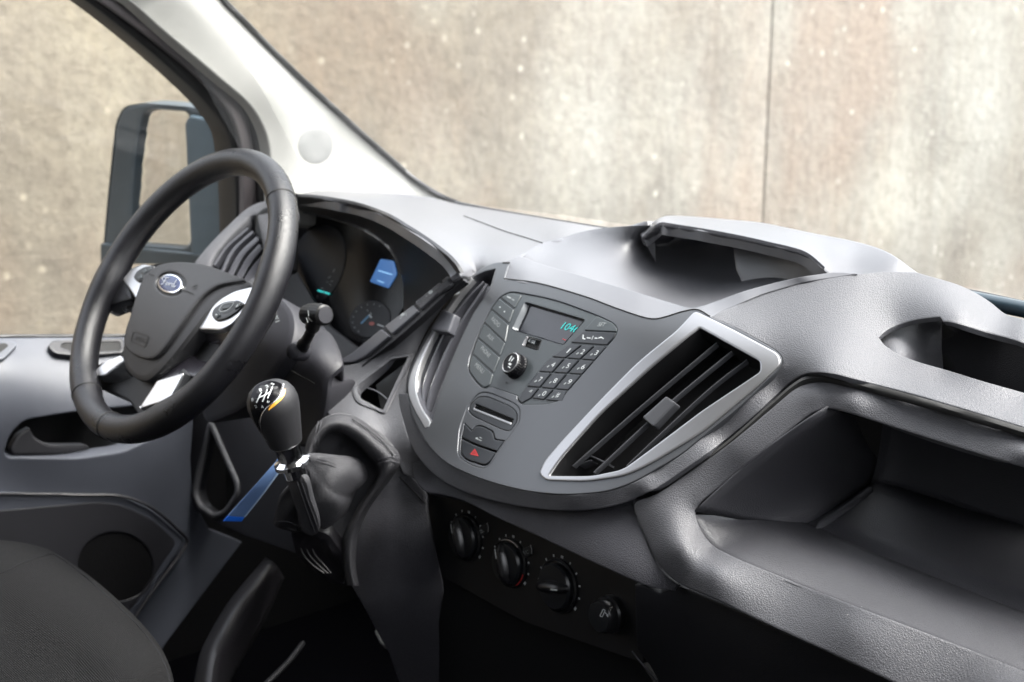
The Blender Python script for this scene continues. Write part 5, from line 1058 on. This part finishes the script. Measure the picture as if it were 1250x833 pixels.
capo = crv([(318, 467.5), (328, 465), (338, 466), (345, 470), (343, 478), (337, 487), (327, 495), (320, 503), (317, 514), (318, 526), (313, 520), (308, 508), (305, 496), (306, 484), (311, 473)], 4, True)
def capS(px, py):
    return knob_S(px, py)
TC = [(x, y) for x, y in [(318, 470), (330, 468), (342, 472), (337, 485), (325, 496), (318, 508), (318, 524), (311, 512), (308, 500), (307, 488), (312, 477), (322, 484), (330, 478), (316, 496)]]
KC = TPS([(x, y, knob_S) for x, y in TC])
panel('shift_cap', capo, KC, M['gloss'], gl, thick=.003, bev=1.0, step=4, es=3, up=.0007)
seam('cap_edge', [(346, 469), (344.5, 478), (338, 488), (328, 496), (321, 504), (318, 515), (320, 528), (326, 540)], TPS([(x, y, knob_S) for x, y in [(345, 470), (344, 478), (338, 488), (328, 496), (321, 504), (318, 515), (321, 526), (327, 536), (350, 500), (335, 520)]]), .0007, M['chrome'], gl, up=.0006)
panel('amber_inlay', crv([(348.5, 475), (347, 484), (340, 492), (330, 500), (327.5, 501), (332, 493.5), (340, 485), (344, 477)], 4, True), TPS([(x, y, knob_S) for x, y in [(348, 476), (346, 484), (338, 492), (330, 500), (336, 488), (350, 490), (343, 478)]]), M['amber'], gl, thick=.001, bev=.8, step=4, es=2.5, up=.0006)
pen([[(314, 492), (317, 486), (320, 480)], [(321, 491), (324, 484), (327, 476)], [(327, 487), (330, 480), (333, 473)], [(317, 486), (324, 483), (331, 479)]], KC, 1.4, M['white'], gl, .0014, 'gear_pattern')
for ch, x, y in (('1', 318, 478), ('3', 326, 473.5), ('5', 333, 470.5), ('2', 312.5, 497), ('4', 320, 497.5), ('6', 327, 491), ('R', 308.5, 489)):
    text(ch, (x, y+1.5), (x+2.8, y), KC, 3.6, M['white'], gl, up=.0014, name='gear_numbers')
# collar
cl = lathe('chrome_collar', [(.0165, .003), (.0160, -.003), (.0145, -.006), (.0142, -.020), (.0165, -.0215), (.0205, -.023), (.0208, -.028), (.0165, -.030), (.0130, -.031), (.0128, -.042)], kbot, ax_, M['chrome'], gl, n=48, xdir=kx_)
# gaiter: the boot and its rolled leather surround
GT = TPS([(348, 577, 's', 1.615), (360, 574, 's', 1.605), (375, 584, 's', 1.60), (382, 560, 's', 1.605), (391, 642, 's', 1.655), (370, 649, 's', 1.655), (360, 615, 's', 1.63), (378, 615, 's', 1.622), (385, 652, 's', 1.67)])
fold = lambda px, py: .0022*np.sin((px-345-(py-577)*.28)*.42)+.0012*np.sin(py*.21+px*.05)
panel('gaiter_fold', crv([(349, 574), (360, 573), (374, 583), (381, 607), (391, 640), (388, 650), (378, 653), (369, 648), (362, 622), (354, 598)], 4, True), GT, M['gaiter'], gl, thick=.006, bev=5, step=4, es=4, up=.004)
G2 = TPS([(378, 555, 's', 1.62), (407, 553, 's', 1.66), (440, 558, 's', 1.70), (450, 584, 's', 1.72), (436, 598, 's', 1.70), (422, 627, 's', 1.70), (393, 645, 's', 1.69), (378, 600, 's', 1.65), (375, 575, 's', 1.625), (405, 585, 's', 1.645), (410, 612, 's', 1.655), (430, 578, 's', 1.675)])
wr = lambda px, py: .0024*np.sin((px*.10-py*.07)+1.0*np.sin(py*.05))+.0010*np.sin(px*.22+py*.16)
def wr2(px, py):
    th = np.arctan2(py-552, px-352); r = np.hypot(py-552, px-352)
    return .0038*np.clip(r/75, 0, 1.2)*np.abs(np.sin(th*4.2+.35*np.sin(r*.07)+.4))**.7+.5*wr(px, py)
panel('gaiter_side', crv([(372, 560), (382, 554), (407, 554), (436, 558), (446, 565), (450, 583), (437, 600), (424, 628), (408, 640), (392, 648), (382, 630), (374, 590)], 4, True), G2, M['gaiter'], gl, thick=.006, bev=4, step=3, es=4, fn=wr2)
G3 = TPS([(339, 609, 's', 1.66), (360, 585, 's', 1.64), (366, 650, 's', 1.69), (333, 643, 's', 1.70), (350, 625, 's', 1.665)])
panel('gaiter_flap', crv([(340, 606), (350, 594), (360, 586), (366, 610), (370, 640), (366, 652), (350, 650), (333, 643), (335, 622)], 4, True), G3, M['gaiter'], gl, thick=.006, bev=4, step=4, es=4, fn=wr)
G4 = TPS([(378, 540, 's', 1.69), (395, 520, 's', 1.69), (420, 514, 's', 1.70), (450, 535, 's', 1.71), (478, 556, 's', 1.70), (450, 600, 's', 1.73), (425, 660, 's', 1.74), (410, 550, 's', 1.72), (440, 560, 's', 1.735)])
panel('gaiter_back', crv([(376, 552), (384, 532), (398, 516), (420, 510), (446, 524), (474, 548), (478, 565), (460, 600), (436, 640), (420, 690), (400, 680), (385, 600)], 4, True), G4, M['gaiter'], gl, thick=.006, bev=4, step=5, es=4, fn=wr)
go = [(371, 556), (377, 534), (391, 515), (408, 507), (428, 508), (448, 519), (470, 538), (486, 553), (488, 565), (479, 582), (463, 603), (447, 628), (437, 655), (434, 690), (438, 715)]
gi = [(424, 715), (419, 690), (417, 665), (423, 645), (436, 620), (451, 597), (460, 580), (460, 571), (453, 561), (440, 547), (426, 535), (410, 529), (398, 533), (388, 546), (381, 560)]
gm = [((a[0]+b[0])/2, (a[1]+b[1])/2) for a, b in zip(go, gi[::-1])]
gs = np.interp(np.arange(15), [0, 4, 8, 14], [1.675, 1.675, 1.68, 1.735])
GRo = TPS([(x, y, 's', s_+.020) for (x, y), s_ in zip(go, gs)]+[(x, y, 's', s_+.018) for (x, y), s_ in zip(gi[::-1], gs)]+[(x, y, 's', s_) for (x, y), s_ in zip(gm, gs)], .0)
gfold = lambda px, py: .0011*np.sin((px+py)*.33)*np.exp(-((px-472)**2+(py-560)**2)/900.)+.0009*np.sin(px*.13-py*.09)+.0014*np.sin(px*.45+py*.1)*np.exp(-((px-392)**2+(py-530)**2)/500.)
def gl_(pts, off): return [tuple(at(x, y, s=s_+off)) for (x, y), s_ in zip(pts, gs)]
gi2 = gi[::-1]
def lrp(t): return [(a[0]+(b[0]-a[0])*t, a[1]+(b[1]-a[1])*t) for a, b in zip(go, gi2)]
rows('gaiter_hood', [gl_(go, .045), gl_(go, .018), gl_(lrp(.18), .006), gl_(lrp(.42), -.001), gl_(lrp(.68), .001), gl_(lrp(.9), .010), gl_(gi2, .022), gl_(lrp(1.02), .05)], M['gaiter'], gl, nu=90, nv=5)
GR = TPS([(x, y, 's', s_+.004) for (x, y), s_ in zip(lrp(.2), gs)]+[(x, y, 's', s_-.0025) for (x, y), s_ in zip(lrp(.5), gs)]+[(x, y, 's', s_+.006) for (x, y), s_ in zip(lrp(.88), gs)])
seam('hood_crease', [(430, 512), (452, 527), (470, 543), (480, 556)], GR, .0009, M['gaiter'], gl, up=.0006)
def thread(name, pts, s, par, r=.0006, off=-.0): tube(name, crv([tuple(at(a, b, s=c)) for (a, b), c in zip(pts, s)], 6), r, M['thread'], par, n=6)
seam('stitch_line', [(366, 586), (374, 612), (383, 645)], GT, .0006, M['thread'], gl, up=.0052)
seam('stitch_line', [(371, 588), (379, 614), (388, 642)], GT, .0006, M['thread'], gl, up=.0048)
seam('stitch_line', [(385, 559), (400, 565), (418, 573), (437, 582)], G2, .0005, M['thread'], gl, up=.003)
seam('stitch_line', [(384, 562), (399, 568), (417, 576), (435, 585)], G2, .0005, M['thread'], gl, up=.003)
for q in ([(462, 561), (474, 558), (487, 560)], [(462, 566), (474, 563), (486, 565)], [(389, 515), (386, 528), (383, 548)], [(393, 514), (390, 528), (387, 546)]):
    seam('stitch_line', q, GR, .0006, M['thread'], gl, up=.0008)
seam('stitch_line', [(336, 636), (350, 635), (364, 640)], G3, .0005, M['thread'], gl, up=.002)
for k_ in range(3): seam('gaiter_pleat', [(366+k_*7, 666+k_*1), (371+k_*7, 678), (382+k_*7, 690), (396+k_*4, 700)], lambda px, py: ray(px, py)*1.74, .0011, M['vinyl'], gl)
panel('gaiter_foot', rnd([(352, 645, 10), (400, 650, 10), (428, 690, 14), (425, 720, 8), (395, 712, 14), (360, 680, 10)], 5), TPS([(352, 650, 's', 1.72), (400, 650, 's', 1.71), (425, 700, 's', 1.75), (370, 690, 's', 1.76)]), M['vinyl'], gl, thick=.01, bev=5, step=5, fn=wr)
# console side under the gaiter
CP = TPS([(486, 584, 'y', .962), (519, 616, 'y', .97), (538, 713, 'y', .985), (530, 860, 'y', 1.0), (474, 583, 'y', .95), (452, 605, 'y', .935), (421, 675, 'y', .905), (426, 715, 'y', .905), (470, 860, 'y', .95), (470, 650, 'y', .928), (500, 640, 'y', .948), (455, 730, 'y', .915)])
panel('console_side_panel', crv([(486, 556), (494, 572), (505, 585), (519, 600), (522, 616)], 3)+[(530, 660), (541, 712), (547, 760), (545, 870), (500, 870), (475, 800), (445, 745), (428, 716), (420, 690), (421, 670), (430, 640), (445, 612), (462, 592), (476, 572)], CP, M['mid'], db, thick=.012, bev=3, step=8, es=5)
seam('console_seam', [(487, 582), (500, 595), (519, 615)], CP, .0008, M['gap'], db, up=.0005)

# ================================================================== BLUE STRIP, SEAT, FOOTWELL
bs = thing('blue_strip', 'translucent blue plastic strip hanging behind the gear lever', 'strip', tuple(at(310, 600, s=1.68)))
BS = TPS([(272, 636, 's', 1.70), (297, 634, 's', 1.70), (344, 573, 's', 1.66), (340, 560, 's', 1.66), (310, 600, 's', 1.672)])
panel('strip_band', [(278, 630), (310, 594), (337, 563), (340, 558), (343, 559), (344, 574), (322, 603), (299, 632)], BS, M['bluestrip'], bs, thick=.0012, bev=.6, step=6)
panel('strip_end', [(272.5, 636.5), (278, 630.3), (298.5, 632), (295, 637)], BS, M['bluedeep'], bs, thick=.0014, bev=.5, step=5, up=.0003)
seam('strip_edge', [(299, 631), (322, 602), (343, 573)], BS, .0009, mat('strip_pale_edge', (.3, .4, .55), .3), bs)
se = thing('driver_seat', 'driver seat cushion in dark woven cloth at the door side', 'seat', (-1.65, .3, -.85))
SE = TPS([(-60, 655, 'z', -.745), (0, 668, 'z', -.722), (62, 690, 'z', -.716), (140, 745, 'z', -.716), (0, 833, 'z', -.70), (100, 833, 'z', -.705), (0, 750, 'z', -.706), (190, 800, 'z', -.728), (214, 840, 'z', -.765), (218, 880, 'z', -.79), (0, 656, 'z', -.745), (92, 688, 'z', -.745), (152, 738, 'z', -.745), (197, 790, 'z', -.752), (100, 900, 'z', -.70)])
panel('seat_cushion', crv([(-70, 656), (0, 656.5), (30, 660), (60, 668), (92, 687), (125, 712), (155, 739), (182, 767), (201, 793), (213, 822), (219, 860)], 4)+[(225, 900), (-70, 900)], SE, M['seat'], se, thick=.12, bev=5, step=8, es=5)
seam('seat_piping', [(-60, 705), (0, 700), (25, 688), (55, 678), (64, 677), (95, 697), (135, 732), (170, 766), (194, 798), (207, 830), (212, 860)], SE, .0018, mat('seat_piping_cloth', (.008, .008, .009), .9, spec=.1), se, up=-.0004)
box('seat_base', (-1.95, -.2, -1.17), (-1.36, .50, -.80), M['black'], se, .02)
sm = thing('sill_moulding', 'glossy dark moulding rising in the black footwell beside the seat', 'moulding', tuple(at(280, 760, s=2.0)))
R1 = [tuple(at(a, b, s=c)) for a, b, c in [(326, 682, 2.16), (300, 712, 2.12), (280, 737, 2.07), (260, 770, 2.02), (246, 800, 1.97), (238, 840, 1.93)]]
R2 = [tuple(at(a, b, s=c)) for a, b, c in [(334, 688, 2.13), (312, 718, 2.08), (292, 745, 2.03), (274, 778, 1.98), (262, 805, 1.93), (256, 845, 1.89)]]
R3 = [tuple(at(a, b, s=c)) for a, b, c in [(345, 705, 2.16), (330, 740, 2.12), (312, 775, 2.07), (290, 812, 2.02), (278, 835, 1.98), (270, 860, 1.95)]]
rows('moulding_face', [R1, R2, R3], M['vinyl'], sm, nu=30, nv=6, thick=.006)
tube('moulding_ridge', crv(R1, 5), .002, M['vinyl'], sm)
cv = thing('floor_ridge', 'low black ridge added for a highlight on the dark footwell floor', 'added_ridge', tuple(at(350, 810, s=2.1)))
tube('highlight_ridge', crv([tuple(at(a, b, s=c)) for a, b, c in [(370, 785, 2.2), (352, 808, 2.15), (325, 835, 2.1), (300, 860, 2.05)]], 5), .004, M['low'], cv)  # ridge added where a thin highlight crosses the footwell floor
fp = thing('foot_pedal', 'small grey rubber pedal in the dark footwell below the gaiter', 'pedal', tuple(at(471, 778, s=1.9)))
FPs = Plane(tuple(at(471, 778, s=1.9)), (.1, -.6, .8))
panel('pedal_pad', rnd([(456, 770), (468, 760), (487, 776), (477, 792), (464, 786)], 3), FPs, mat('pedal_rubber', (.06, .06, .055), .6, bump=.5, bscale=200), fp, thick=.008, bev=2, step=5)
tube('pedal_arm', [at(471, 780, s=1.92), at(480, 740, s=2.1)], .006, M['black'], fp)
